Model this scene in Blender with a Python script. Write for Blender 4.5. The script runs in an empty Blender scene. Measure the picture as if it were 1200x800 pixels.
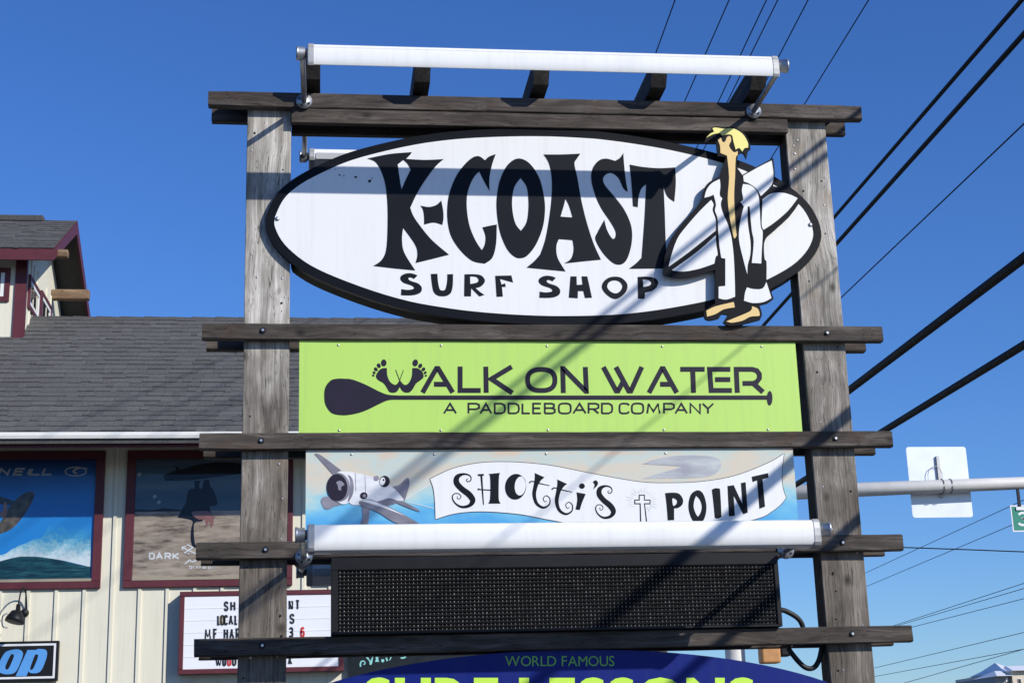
import bpy, bmesh, math, random
from mathutils import Vector, Matrix
from mathutils.geometry import tessellate_polygon
random.seed(7)
scene = bpy.context.scene
COL = scene.collection

# ---------------------------------------------------------------- camera, sky, sun, exposure
F_PX, PITCH, ROLL, YAW = 1826.74, 0.27240, -0.03060, 0.12730
CAM = Vector((-1.0506, -8.5, 1.6))
fw = Vector((math.sin(YAW)*math.cos(PITCH), math.cos(YAW)*math.cos(PITCH), math.sin(PITCH)))
r0 = Vector((math.cos(YAW), -math.sin(YAW), 0)); u0 = r0.cross(fw)
RT = r0*math.cos(ROLL) + u0*math.sin(ROLL); UP = -r0*math.sin(ROLL) + u0*math.cos(ROLL)
cd = bpy.data.cameras.new('camera'); cam = bpy.data.objects.new('camera', cd); COL.objects.link(cam)
cd.sensor_width = 36; cd.lens = F_PX/1200*36; cd.clip_start = 0.05; cd.clip_end = 5000
M = Matrix((RT, UP, -fw)).transposed().to_4x4(); M.translation = CAM; cam.matrix_world = M
scene.camera = cam
SUN = Vector((0.96, -1.0, 0.762)).normalized()
w = bpy.data.worlds.new('World'); scene.world = w; w.use_nodes = True
nt = w.node_tree; bg = nt.nodes['Background']
sky = nt.nodes.new('ShaderNodeTexSky'); sky.sky_type = 'NISHITA'; sky.sun_disc = False
sky.sun_elevation = math.asin(SUN.z); sky.sun_rotation = math.atan2(SUN.x, SUN.y)
sky.altitude = 0; sky.air_density = 1.12; sky.dust_density = 0.22; sky.ozone_density = 10
hsv = nt.nodes.new('ShaderNodeHueSaturation'); hsv.inputs['Hue'].default_value = .510; hsv.inputs['Saturation'].default_value = 1.07
nt.links.new(sky.outputs[0], hsv.inputs['Color']); nt.links.new(hsv.outputs[0], bg.inputs[0]); bg.inputs[1].default_value = 0.145
sd = bpy.data.lights.new('sun', 'SUN'); so = bpy.data.objects.new('sun', sd); COL.objects.link(so)
sd.energy = 4.75; sd.angle = math.radians(0.53); sd.color = (1.0, 0.955, 0.88)
so.rotation_euler = SUN.to_track_quat('Z', 'Y').to_euler(); so.location = (10, -10, 30)
vs = scene.view_settings; vs.view_transform = 'Standard'; vs.look = 'None'; vs.exposure = 0.0; vs.gamma = 1
vs.use_curve_mapping = False

# ---------------------------------------------------------------- helpers
def at(x, y, Y):
    "the point on the plane Y=const that a measured spot of the photograph lies on"
    d = fw + RT*((x-600)/F_PX) + UP*((400-y)/F_PX)
    return CAM + d*((Y-CAM.y)/d.y)

def lin(c):
    return tuple((v/12.92 if v <= .04045 else ((v+.055)/1.055)**2.4) for v in [q/255 for q in c]) + (1,)

def mat(name, col, rough=.6, metal=0., var=.12, scale=6., bump=0., bscale=60., spec=.5, stretch=(1, 1, 1), dirt=0., coat=0., streak=0.):
    m = bpy.data.materials.new(name); m.use_nodes = True
    n = m.node_tree.nodes; l = m.node_tree.links; b = n['Principled BSDF']
    b.inputs['Roughness'].default_value = rough; b.inputs['Metallic'].default_value = metal
    b.inputs['Specular IOR Level'].default_value = spec
    if coat: b.inputs['Coat Weight'].default_value = coat; b.inputs['Coat Roughness'].default_value = .08
    tc = n.new('ShaderNodeTexCoord'); mp = n.new('ShaderNodeMapping'); mp.inputs['Scale'].default_value = stretch
    l.new(tc.outputs['Object'], mp.inputs[0])
    no = n.new('ShaderNodeTexNoise'); no.inputs['Scale'].default_value = scale; no.inputs['Detail'].default_value = 6
    l.new(mp.outputs[0], no.inputs['Vector'])
    mx = n.new('ShaderNodeMix'); mx.data_type = 'RGBA'
    mx.inputs[6].default_value = tuple(c*(1-var) for c in col[:3])+(1,)
    mx.inputs[7].default_value = tuple(min(1, c*(1+var)) for c in col[:3])+(1,)
    l.new(no.outputs['Fac'], mx.inputs[0]); out = mx.outputs[2]
    if dirt:
        n2 = n.new('ShaderNodeTexNoise'); n2.inputs['Scale'].default_value = scale*.7; n2.inputs['Detail'].default_value = 8
        n2.inputs['Roughness'].default_value = .7
        l.new(mp.outputs[0], n2.inputs['Vector'])
        rp = n.new('ShaderNodeValToRGB'); rp.color_ramp.elements[0].position = .52; rp.color_ramp.elements[1].position = .75
        l.new(n2.outputs['Fac'], rp.inputs[0])
        ml = n.new('ShaderNodeMath'); ml.operation = 'MULTIPLY'; ml.inputs[1].default_value = dirt; l.new(rp.outputs[0], ml.inputs[0])
        m2 = n.new('ShaderNodeMix'); m2.data_type = 'RGBA'; m2.inputs[7].default_value = tuple(c*.45+.01 for c in col[:3])+(1,)
        l.new(ml.outputs[0], m2.inputs[0]); l.new(out, m2.inputs[6]); out = m2.outputs[2]
    if streak:   # rain streaks and grime running down the face
        ms = n.new('ShaderNodeMapping'); ms.inputs['Scale'].default_value = (26, 26, 1.1); l.new(tc.outputs['Object'], ms.inputs[0])
        n3 = n.new('ShaderNodeTexNoise'); n3.inputs['Scale'].default_value = 1; n3.inputs['Detail'].default_value = 7; n3.inputs['Roughness'].default_value = .62; l.new(ms.outputs[0], n3.inputs['Vector'])
        r3 = n.new('ShaderNodeValToRGB'); r3.color_ramp.elements[0].position = .48; r3.color_ramp.elements[1].position = .8; l.new(n3.outputs['Fac'], r3.inputs[0])
        n4 = n.new('ShaderNodeTexNoise'); n4.inputs['Scale'].default_value = 140; n4.inputs['Detail'].default_value = 2; l.new(tc.outputs['Object'], n4.inputs['Vector'])
        r4 = n.new('ShaderNodeValToRGB'); r4.color_ramp.elements[0].position = .70; r4.color_ramp.elements[1].position = .76; l.new(n4.outputs['Fac'], r4.inputs[0])
        sm = n.new('ShaderNodeMath'); sm.operation = 'MULTIPLY_ADD'; sm.inputs[1].default_value = .5; l.new(r4.outputs[0], sm.inputs[0]); l.new(r3.outputs[0], sm.inputs[2])
        k3 = n.new('ShaderNodeMath'); k3.operation = 'MULTIPLY'; k3.use_clamp = True; k3.inputs[1].default_value = streak; l.new(sm.outputs[0], k3.inputs[0])
        m3 = n.new('ShaderNodeMix'); m3.data_type = 'RGBA'; m3.inputs[7].default_value = (.20, .18, .15, 1)
        l.new(k3.outputs[0], m3.inputs[0]); l.new(out, m3.inputs[6]); out = m3.outputs[2]
    l.new(out, b.inputs['Base Color'])
    rr = n.new('ShaderNodeMapRange'); rr.inputs[3].default_value = max(.02, rough-.08); rr.inputs[4].default_value = min(1, rough+.08)
    l.new(no.outputs['Fac'], rr.inputs[0]); l.new(rr.outputs[0], b.inputs['Roughness'])
    if bump:
        nb = n.new('ShaderNodeTexNoise'); nb.inputs['Scale'].default_value = bscale; nb.inputs['Detail'].default_value = 5
        l.new(mp.outputs[0], nb.inputs['Vector'])
        bp = n.new('ShaderNodeBump'); bp.inputs['Strength'].default_value = bump; bp.inputs['Distance'].default_value = .01
        l.new(nb.outputs['Fac'], bp.inputs['Height']); l.new(bp.outputs[0], b.inputs['Normal'])
    return m

def wood(name, axis, dark, mid, light, stain=None, stain_amt=0., crack=.7, low=None):
    "weathered timber: long grain streaks, thin checks, knots and stains"
    m = bpy.data.materials.new(name); m.use_nodes = True
    n = m.node_tree.nodes; l = m.node_tree.links; b = n['Principled BSDF']
    b.inputs['Roughness'].default_value = .82; b.inputs['Specular IOR Level'].default_value = .25
    tc = n.new('ShaderNodeTexCoord'); oi = n.new('ShaderNodeObjectInfo')
    cx = n.new('ShaderNodeCombineXYZ')
    ml = n.new('ShaderNodeMath'); ml.operation = 'MULTIPLY'; ml.inputs[1].default_value = 37.; l.new(oi.outputs['Random'], ml.inputs[0])
    for i in range(3): l.new(ml.outputs[0], cx.inputs[i])
    ad = n.new('ShaderNodeVectorMath'); ad.operation = 'ADD'; l.new(tc.outputs['Object'], ad.inputs[0]); l.new(cx.outputs[0], ad.inputs[1])
    # gentle wobble of the grain
    wn = n.new('ShaderNodeTexNoise'); wn.inputs['Scale'].default_value = 2.2; wn.inputs['Detail'].default_value = 2; l.new(ad.outputs[0], wn.inputs['Vector'])
    ws = n.new('ShaderNodeVectorMath'); ws.operation = 'SCALE'; ws.inputs['Scale'].default_value = .09; l.new(wn.outputs['Color'], ws.inputs[0])
    a2 = n.new('ShaderNodeVectorMath'); a2.operation = 'ADD'; l.new(ad.outputs[0], a2.inputs[0]); l.new(ws.outputs[0], a2.inputs[1])
    def mapped(along, across):
        mp = n.new('ShaderNodeMapping'); s = [across]*3; s[axis] = along; mp.inputs['Scale'].default_value = s
        l.new(a2.outputs[0], mp.inputs[0]); return mp
    def noise(mp, det=6, rg=.6):
        t = n.new('ShaderNodeTexNoise'); t.inputs['Scale'].default_value = 1; t.inputs['Detail'].default_value = det
        t.inputs['Roughness'].default_value = rg; l.new(mp.outputs[0], t.inputs['Vector']); return t
    g1 = noise(mapped(1.0, 22)); g2 = noise(mapped(1.6, 95), 4); g3 = noise(mapped(2.6, 7), 5); g4 = noise(mapped(.7, 55), 2, .4)
    r1 = n.new('ShaderNodeValToRGB'); e = r1.color_ramp.elements
    e[0].position = .30; e[0].color = dark; e[1].position = .72; e[1].color = light
    q = e.new(.5); q.color = mid
    av = n.new('ShaderNodeMath'); av.operation = 'MULTIPLY_ADD'; av.inputs[1].default_value = .55
    l.new(g1.outputs['Fac'], av.inputs[0])
    h = n.new('ShaderNodeMath'); h.operation = 'MULTIPLY'; h.inputs[1].default_value = .45; l.new(g3.outputs['Fac'], h.inputs[0]); l.new(h.outputs[0], av.inputs[2])
    l.new(av.outputs[0], r1.inputs[0]); out = r1.outputs[0]
    # fine grain
    mg = n.new('ShaderNodeMix'); mg.data_type = 'RGBA'; mg.blend_type = 'OVERLAY'; mg.inputs[0].default_value = .8
    l.new(out, mg.inputs[6]); l.new(g2.outputs['Fac'], mg.inputs[7]); out = mg.outputs[2]
    if stain:
        sn = noise(mapped(3.2, 5.5), 6, .65)
        rs = n.new('ShaderNodeValToRGB'); rs.color_ramp.elements[0].position = .56; rs.color_ramp.elements[1].position = .74
        l.new(sn.outputs['Fac'], rs.inputs[0])
        k = n.new('ShaderNodeMath'); k.operation = 'MULTIPLY'; k.inputs[1].default_value = stain_amt; l.new(rs.outputs[0], k.inputs[0])
        ms = n.new('ShaderNodeMix'); ms.data_type = 'RGBA'; ms.inputs[7].default_value = stain
        l.new(k.outputs[0], ms.inputs[0]); l.new(out, ms.inputs[6]); out = ms.outputs[2]
        # knots
        mpk = mapped(4.2, 6.5); vo = n.new('ShaderNodeTexVoronoi'); vo.inputs['Scale'].default_value = .95; l.new(mpk.outputs[0], vo.inputs['Vector'])
        rk = n.new('ShaderNodeValToRGB'); ek = rk.color_ramp.elements; ek[0].position = .03; ek[0].color = (1, 1, 1, 1); ek[1].position = .17; ek[1].color = (0, 0, 0, 1)
        l.new(vo.outputs['Distance'], rk.inputs[0])
        kk = n.new('ShaderNodeMath'); kk.operation = 'MULTIPLY'; kk.inputs[1].default_value = .85; l.new(rk.outputs[0], kk.inputs[0])
        mk = n.new('ShaderNodeMix'); mk.data_type = 'RGBA'; mk.inputs[7].default_value = tuple(v*.5 for v in dark[:3])+(1,)
        l.new(kk.outputs[0], mk.inputs[0]); l.new(out, mk.inputs[6]); out = mk.outputs[2]
    if low:   # the lower timber keeps its old brown stain, the top is bleached
        sx = n.new('ShaderNodeSeparateXYZ'); l.new(tc.outputs['Object'], sx.inputs[0])
        lm = n.new('ShaderNodeMapRange'); lm.inputs[1].default_value = low[0]; lm.inputs[2].default_value = low[1]; lm.inputs[3].default_value = low[2]; lm.inputs[4].default_value = 0
        wob = n.new('ShaderNodeMath'); wob.operation = 'MULTIPLY_ADD'; wob.inputs[1].default_value = 1.6; l.new(g3.outputs['Fac'], wob.inputs[0]); l.new(sx.outputs[2], wob.inputs[2])
        l.new(wob.outputs[0], lm.inputs[0])
        ml2 = n.new('ShaderNodeMix'); ml2.data_type = 'RGBA'; ml2.blend_type = 'MULTIPLY'; ml2.inputs[7].default_value = low[3]
        l.new(lm.outputs[0], ml2.inputs[0]); l.new(out, ml2.inputs[6]); out = ml2.outputs[2]
    # checks: thin dark cracks along the grain
    rc = n.new('ShaderNodeValToRGB'); ec = rc.color_ramp.elements
    ec[0].position = .485; ec[0].color = (0, 0, 0, 1); ec[1].position = .5; ec[1].color = (1, 1, 1, 1); x = ec.new(.515); x.color = (0, 0, 0, 1)
    l.new(g4.outputs['Fac'], rc.inputs[0])
    kc = n.new('ShaderNodeMath'); kc.operation = 'MULTIPLY'; kc.inputs[1].default_value = crack; l.new(rc.outputs[0], kc.inputs[0])
    mc = n.new('ShaderNodeMix'); mc.data_type = 'RGBA'; mc.inputs[7].default_value = tuple(v*.3 for v in dark[:3])+(1,)
    l.new(kc.outputs[0], mc.inputs[0]); l.new(out, mc.inputs[6]); l.new(mc.outputs[2], b.inputs['Base Color'])
    bp = n.new('ShaderNodeBump'); bp.inputs['Strength'].default_value = .5; bp.inputs['Distance'].default_value = .004
    l.new(g2.outputs['Fac'], bp.inputs['Height']); l.new(bp.outputs[0], b.inputs['Normal'])
    return m

def link(name, me, m, parent=None, smooth=False):
    o = bpy.data.objects.new(name, me); COL.objects.link(o)
    if m: me.materials.append(m)
    if parent: o.parent = parent
    if smooth:
        for p in me.polygons: p.use_smooth = True
    return o

def wloc(o):
    v = Vector((0, 0, 0))
    while o: v += o.location; o = o.parent
    return v

def thing(name, label, cat, loc=(0, 0, 0), group=None):
    o = bpy.data.objects.new(name, None); COL.objects.link(o); o.location = loc; o.empty_display_size = .1
    o['label'] = label; o['category'] = cat
    if group: o['group'] = group
    return o
def tag(o, label, cat, group=None):
    o['label'] = label; o['category'] = cat
    if group: o['group'] = group
    return o
def struct(o, kind='structure'):
    o['kind'] = kind; return o

def mesh(name, vs_, fs, m, parent=None, smooth=False, fix=True):
    off = wloc(parent) if parent else Vector((0, 0, 0))
    me = bpy.data.meshes.new(name); me.from_pydata([tuple(Vector(v)-off) for v in vs_], [], fs)
    if fix:
        bm = bmesh.new(); bm.from_mesh(me); bmesh.ops.recalc_face_normals(bm, faces=bm.faces); bm.to_mesh(me); bm.free()
    me.update()
    return link(name, me, m, parent, smooth)

BOXF = [(0, 1, 2, 3), (7, 6, 5, 4), (0, 4, 5, 1), (1, 5, 6, 2), (2, 6, 7, 3), (3, 7, 4, 0)]
def boxv(a, b):
    (x0, y0, z0), (x1, y1, z1) = a, b
    return [(x0, y0, z0), (x1, y0, z0), (x1, y0, z1), (x0, y0, z1), (x0, y1, z0), (x1, y1, z0), (x1, y1, z1), (x0, y1, z1)]
def box(name, a, b, m, parent=None, bev=0., seg=1):
    off = wloc(parent) if parent else Vector((0, 0, 0))
    bm = bmesh.new(); vsx = [bm.verts.new(Vector(v)-off) for v in boxv(a, b)]
    for f in BOXF: bm.faces.new([vsx[i] for i in f])
    bmesh.ops.recalc_face_normals(bm, faces=bm.faces)
    if bev: bmesh.ops.bevel(bm, geom=bm.edges[:], offset=bev, segments=seg, affect='EDGES', profile=.5)
    me = bpy.data.meshes.new(name); bm.to_mesh(me); bm.free()
    return link(name, me, m, parent)

def tube(name, pts, rad, m, parent=None, sides=8, caps=True, twist=0):
    pts = [Vector(p) for p in pts]; vv = []; ff = []
    rads = rad if isinstance(rad, (list, tuple)) else [rad]*len(pts)
    ref = Vector((0, 0, 1))
    if abs((pts[-1]-pts[0]).normalized().dot(ref)) > .9: ref = Vector((0, 1, 0))
    for i, p in enumerate(pts):
        d = (pts[min(i+1, len(pts)-1)]-pts[max(i-1, 0)]).normalized()
        a = d.cross(ref).normalized(); b = a.cross(d)
        for k in range(sides):
            t = 2*math.pi*k/sides
            vv.append(p + (a*math.cos(t)+b*math.sin(t))*rads[i])
    for i in range(len(pts)-1):
        for k in range(sides):
            k2 = (k+1) % sides; ff.append((i*sides+k, i*sides+k2, (i+1)*sides+k2, (i+1)*sides+k))
    if caps:
        ff.append(tuple(range(sides))); ff.append(tuple(range((len(pts)-1)*sides, len(pts)*sides))[::-1])
    return mesh(name, vv, ff, m, parent, smooth=sides > 6)

def arc_pts(pts, n=8):
    "Catmull-Rom through 3-D points"
    P = [Vector(p) for p in pts]; out = []
    for i in range(len(P)-1):
        a, b, c, d = P[max(i-1, 0)], P[i], P[i+1], P[min(i+2, len(P)-1)]
        for k in range(n):
            t = k/n
            out.append(.5*((2*b)+(c-a)*t+(2*a-5*b+4*c-d)*t*t+(3*b-a-3*c+d)*t**3))
    return out+[P[-1]]

def outline(pts, ox=0, oy=0, s=1., n=5):
    "closed contour; a point with a third entry is a corner, the rest are smoothed"
    P = [(ox+p[0]/s, oy+p[1]/s, len(p) > 2) for p in pts]; N = len(P); out = []
    for i in range(N):
        b, c = P[i], P[(i+1) % N]
        a = P[i-1] if not b[2] else b
        d = P[(i+2) % N] if not c[2] else c
        for k in range(n):
            t = k/n
            out.append(tuple(.5*(2*b[j]+(c[j]-a[j])*t+(2*a[j]-5*b[j]+4*c[j]-d[j])*t*t+(3*b[j]-a[j]-3*c[j]+d[j])*t**3) for j in (0, 1)))
        # straight when both ends are corners
        if b[2] and c[2]: out = out[:-n]+[(b[0], b[1])]
    return out
def ell(cx, cy, rx, ry, ox=0, oy=0, s=1., n=28, rot=0., e=2.):
    o = []
    for k in range(n):
        t = 2*math.pi*k/n; c, q = math.cos(t), math.sin(t)
        x = rx*math.copysign(abs(c)**(2/e), c); y = ry*math.copysign(abs(q)**(2/e), q)
        o.append((ox+(cx+x*math.cos(rot)-y*math.sin(rot))/s, oy+(cy+x*math.sin(rot)+y*math.cos(rot))/s))
    return o

def flatw(name, conts, Y, th, m, parent, back=True):
    "solid sheet: contours of (X,Z) points on the plane Y, thickness th going away from the viewer"
    polys = [[Vector((p[0], p[1], 0)) for p in c] for c in conts]
    tris = tessellate_polygon(polys); fl = [p for c in conts for p in c]; N = len(fl)
    vv = [(p[0], Y, p[1]) for p in fl]+[(p[0], Y+th, p[1]) for p in fl]
    ff = [tuple(t) for t in tris]+[tuple(i+N for i in t)[::-1] for t in tris]; k = 0
    for c in conts:
        L = len(c)
        for i in range(L): ff.append((k+i, k+(i+1) % L, N+k+(i+1) % L, N+k+i))
        k += L
    return mesh(name, vv, ff, m, parent)
def w2(c, Y): return [(v.x, v.z) for v in (at(x, y, Y) for x, y in c)]
def flat(name, conts, Y, th, m, parent): return flatw(name, [w2(c, Y) for c in conts], Y, th, m, parent)

def smoothline(pts, n=6):
    o = []; N = len(pts)
    for i in range(N-1):
        a, b, c, d = pts[max(i-1, 0)], pts[i], pts[i+1], pts[min(i+2, N-1)]
        for k in range(n):
            t = k/n
            o.append(tuple(.5*(2*b[j]+(c[j]-a[j])*t+(2*a[j]-5*b[j]+4*c[j]-d[j])*t*t+(3*b[j]-a[j]-3*c[j]+d[j])*t**3) for j in range(len(b))))
    return o+[pts[-1]]

def strokes(name, lines, Y, th, m, parent):
    "one lettering mesh from strokes [(points(x,y,w), closed)] in photo measure"
    vv = []; ff = []
    for si, (pts, closed) in enumerate(lines):
        N = len(pts); Ys = Y-si*.0004; base = len(vv); L = []; R = []
        for i in range(N):
            p = pts[i]; a = pts[i-1] if (i or closed) else None; c = pts[(i+1) % N] if (i < N-1 or closed) else None
            def nd(u, v):
                dx, dy = v[0]-u[0], v[1]-u[1]; q = math.hypot(dx, dy) or 1; return (-dy/q, dx/q)
            n1 = nd(a, p) if a else nd(p, c); n2 = nd(p, c) if c else n1
            mx, my = n1[0]+n2[0], n1[1]+n2[1]; q = mx*mx+my*my
            if q < .5: mx, my = n1; k = 1.
            else: k = 2/q
            k = min(k, 2.2 if q > .5 else 1); h = p[2]/2
            L.append((p[0]+mx*k*h, p[1]+my*k*h)); R.append((p[0]-mx*k*h, p[1]-my*k*h))
        for x, y in L+R:
            v = at(x, y, Y); vv.append((v.x, Ys, v.z))
        for x, y in L+R:
            v = at(x, y, Y); vv.append((v.x, Y+th, v.z))
        for i in range(N if closed else N-1):
            j = (i+1) % N; a, b_, c, d = base+i, base+j, base+N+j, base+N+i
            ff += [(a, b_, c, d), (a+2*N, d+2*N, c+2*N, b_+2*N), (a, a+2*N, b_+2*N, b_), (d, c, c+2*N, d+2*N)]
        if not closed:
            for i in (0, N-1): a, d = base+i, base+N+i; ff.append((a, d, d+2*N, a+2*N))
    return mesh(name, vv, ff, m, parent)

G = {  # stroke letters in a unit box, y up; 's' = smoothed
 'A': [[(0, 0), (.5, 1), (1, 0)], [(.2, .34), (.8, .34)]],
 'B': [[(0, 0), (0, 1), (.7, 1), (.92, .9), (.92, .66), (.7, .54), (.06, .54)], [(.7, .54), (1, .42), (1, .12), (.76, 0), (0, 0)]],
 'C': ['s', [(1, .8), (.9, .96), (.62, 1), (.3, 1), (.06, .88), (0, .5), (.06, .12), (.3, 0), (.62, 0), (.9, .04), (1, .2)]],
 'D': [[(0, 0), (0, 1), (.65, 1), (.93, .85), (1, .5), (.93, .15), (.65, 0), (0, 0)]],
 'E': [[(1, 1), (0, 1), (0, 0), (1, 0)], [(.08, .52), (.9, .52)]],
 'F': [[(1, 1), (0, 1), (0, 0)], [(.08, .52), (.85, .52)]],
 'H': [[(0, 0), (0, 1)], [(1, 0), (1, 1)], [(0, .52), (1, .52)]],
 'I': [[(.5, 0), (.5, 1)]],
 'K': [[(0, 0), (0, 1)], [(1, 1), (.12, .48), (1, 0)]],
 'L': [[(0, 1), (0, 0), (1, 0)]],
 'M': [[(0, 0), (.12, 1), (.5, .2), (.88, 1), (1, 0)]],
 'N': [[(0, 0), (0, 1), (1, 0), (1, 1)]],
 'O': ['c', [(0, .5), (.05, .86), (.28, 1), (.72, 1), (.95, .86), (1, .5), (.95, .14), (.72, 0), (.28, 0), (.05, .14)]],
 'P': [[(0, 0), (0, 1), (.72, 1), (1, .88), (1, .56), (.72, .42), (.06, .42)]],
 'R': [[(0, 0), (0, 1), (.72, 1), (1, .88), (1, .58), (.72, .44), (.06, .44)], [(.5, .42), (1, 0)]],
 'S': ['s', [(1, .78), (.85, .96), (.5, 1), (.15, .95), (0, .77), (.12, .58), (.5, .5), (.88, .42), (1, .23), (.85, .05), (.5, 0), (.15, .04), (0, .22)]],
 'T': [[(0, 1), (1, 1)], [(.5, 1), (.5, 0)]],
 'U': ['s', [(0, 1), (0, .6), (.02, .25), (.2, .03), (.5, 0), (.8, .03), (.98, .25), (1, .6), (1, 1)]],
 'V': [[(0, 1), (.5, 0), (1, 1)]],
 'W': [[(0, 1), (.26, 0), (.5, .8), (.74, 0), (1, 1)]],
 'Y': [[(0, 1), (.5, .48), (1, 1)], [(.5, .5), (.5, 0)]],
 '3': ['s', [(0, .85), (.3, 1), (.75, .98), (.95, .78), (.8, .57), (.4, .52), (.8, .48), (1, .25), (.8, .03), (.35, 0), (0, .15)]],
 '6': ['s', [(.95, .85), (.7, 1), (.3, .97), (.03, .7), (0, .35), (.15, .05), (.5, 0), (.88, .06), (1, .3), (.88, .55), (.5, .6), (.15, .53), (.02, .35)]],
}
def glyph(ch, x0, x1, y0, y1, wd, Y, th, m, parent, shear=0., tilt=0.):
    "letter ch filling the measured box; y0 is its top"
    g = G[ch]; mode = None
    if isinstance(g[0], str): mode = g[0]; g = g[1:]
    h = wd/2; ls = []
    for pl in g:
        q = [(x0+h+p[0]*(x1-x0-wd)+shear*(p[1])*(y1-y0), y1-h-p[1]*(y1-y0-wd)+tilt*(p[0]), wd) for p in pl]
        if mode == 's': q = smoothline(q, 4)
        if mode == 'c': q = smoothline(q+[q[0]], 3)[:-1]
        ls.append((q, mode == 'c'))
    return strokes('letter', ls, Y, th, m, parent)

# ---------------------------------------------------------------- materials
POST = wood('weathered_grey_timber', 2, (.085, .076, .065, 1), (.36, .335, .295, 1), (.76, .72, .655, 1), (.26, .165, .09, 1), .55, .85, (3.6, 5.2, .95, (.36, .33, .31, 1)))
BEAM = wood('dark_stained_timber', 0, (.018, .015, .0135, 1), (.066, .055, .047, 1), (.175, .152, .132, 1), (.10, .055, .03, 1), .5, .8)
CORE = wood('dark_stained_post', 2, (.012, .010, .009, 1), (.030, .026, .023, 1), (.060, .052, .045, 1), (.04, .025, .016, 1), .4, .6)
RAFT = wood('dark_stained_rafter', 1, (.016, .014, .013, 1), (.040, .034, .030, 1), (.085, .075, .066, 1), (.075, .045, .028, 1), .45, .5)
BRACK = wood('brown_bracket_timber', 0, (.09, .055, .032, 1), (.2, .13, .08, 1), (.34, .25, .17, 1), (.1, .05, .03, 1), .4, .5)
POLEW = wood('utility_pole_timber', 2, (.05, .04, .032, 1), (.11, .09, .075, 1), (.17, .145, .12, 1), (.06, .04, .03, 1), .4, .6)
STEEL = mat('galvanised_steel', (.44, .45, .47), .42, .85, .2, 30, .05, 90)
BOLT = mat('bolt_steel', (.6, .58, .55), .35, .9, .2, 60)
WHITE_EN = mat('white_enamel', (.80, .80, .78), .32, 0, .03, 5, dirt=.10, coat=.25, streak=.12)
GREYCAP = mat('cast_end_cap', (.42, .42, .41), .5, .4, .2, 40)
LENS = mat('frosted_lens', (.5, .5, .5), .3, 0, .1, 8)
NAVY = mat('navy_black_paint', (.0035, .0045, .0075), .48, 0, .15, 4, spec=.12)
FACEW = mat('white_sign_face', (.775, .775, .765), .42, 0, .025, 1.4, dirt=.06, streak=.11)
VINYL = mat('navy_black_vinyl', (.0055, .0068, .0105), .48, 0, .12, 5, spec=.15)
YEL = mat('yellow_paint', (.82, .74, .22), .45, 0, .05, 8)
TAN = mat('tan_paint', (.74, .52, .20), .45, 0, .05, 8)
GREEN = mat('lime_sign_face', (.44, .675, .125), .45, 0, .035, 1.1, dirt=.05, streak=.14)
DKPUR = mat('charcoal_print', (.020, .016, .030), .45, 0, .15, 6, spec=.2)
BLK = mat('black_metal', (.009, .009, .011), .5, 0, .2, 10, spec=.25)
BLK2 = mat('black_rubber', (.008, .008, .009), .6, 0, .2, 12)
LEDC = mat('led_face_black', (.006, .006, .007), .7, 0, .2, 20, spec=.15)
LEDD = mat('led_lens_grey', (.50, .49, .46), .25, 0, .45, 25)
BLUE = mat('deep_blue_face', (.003, .013, .155), .45, 0, .08, 1.5, spec=.2, streak=.05)
LIME = mat('lime_vinyl', (.52, .80, .07), .45, 0, .05, 5)
DKGRN = mat('green_vinyl', (.16, .42, .06), .45, 0, .05, 5)
CREAM = mat('cream_siding', (.70, .67, .54), .7, 0, .05, 1.7, .05, 120, dirt=.14, streak=.16)
MAROON = mat('maroon_trim', (.092, .013, .021), .55, 0, .22, 7, .06, 60, dirt=.2)
SOFF = mat('soffit_board', (.30, .26, .2), .8, 0, .15, 5)
GUTW = mat('white_gutter', (.78, .77, .72), .4, 0, .04, 6, dirt=.12)
MARK = mat('white_letterboard', (.78, .79, .82), .35, 0, .03, 3, dirt=.05)
LETB = mat('black_letter', (.02, .02, .022), .4, 0, .2, 20)
LETR = mat('red_letter', (.55, .03, .03), .4, 0, .1, 20)
LETY = mat('yellowed_letter_edge', (.45, .36, .12), .5, 0, .1, 20)
PRINTW = mat('white_print', (.72, .73, .74), .4, 0, .04, 8)
PRINTG = mat('grey_print', (.36, .38, .42), .4, 0, .06, 8)
FROST = mat('window_frame_white', (.75, .75, .72), .45, 0, .04, 8)
DARKIN = mat('dark_interior', (.012, .013, .016), .7, 0, .2, 3)
ASPH = mat('asphalt', (.05, .05, .052), .9, 0, .25, 3, .3, 80)
CONC = mat('concrete', (.32, .31, .29), .85, 0, .12, 2, .2, 60, dirt=.2)
LOT = mat('parking_lot_asphalt', (.06, .06, .062), .92, 0, .3, 1.5, .3, 60)
PAINTY = mat('yellow_road_paint', (.55, .40, .06), .7, 0, .1, 10)
STUCCO = mat('beige_stucco', (.62, .54, .42), .8, 0, .05, 2)
WROOF = mat('white_metal_roof', (.78, .79, .8), .5, 0, .04, 2)
STGRN = mat('street_sign_green', (.0, .20, .13), .4, 0, .06, 5)
CABLE = mat('black_cable', (.006, .006, .007), .6, 0, .25, 8, spec=.15)
SIGALU = mat('sign_back_aluminium', (.62, .66, .70), .42, .25, .08, 3, dirt=.06)
PEDY = mat('faded_orange_housing', (.46, .22, .07), .5, 0, .3, 10, dirt=.3)
MINT = mat('mint_lettering', (.26, .60, .56), .45, 0, .06, 6)

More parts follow.
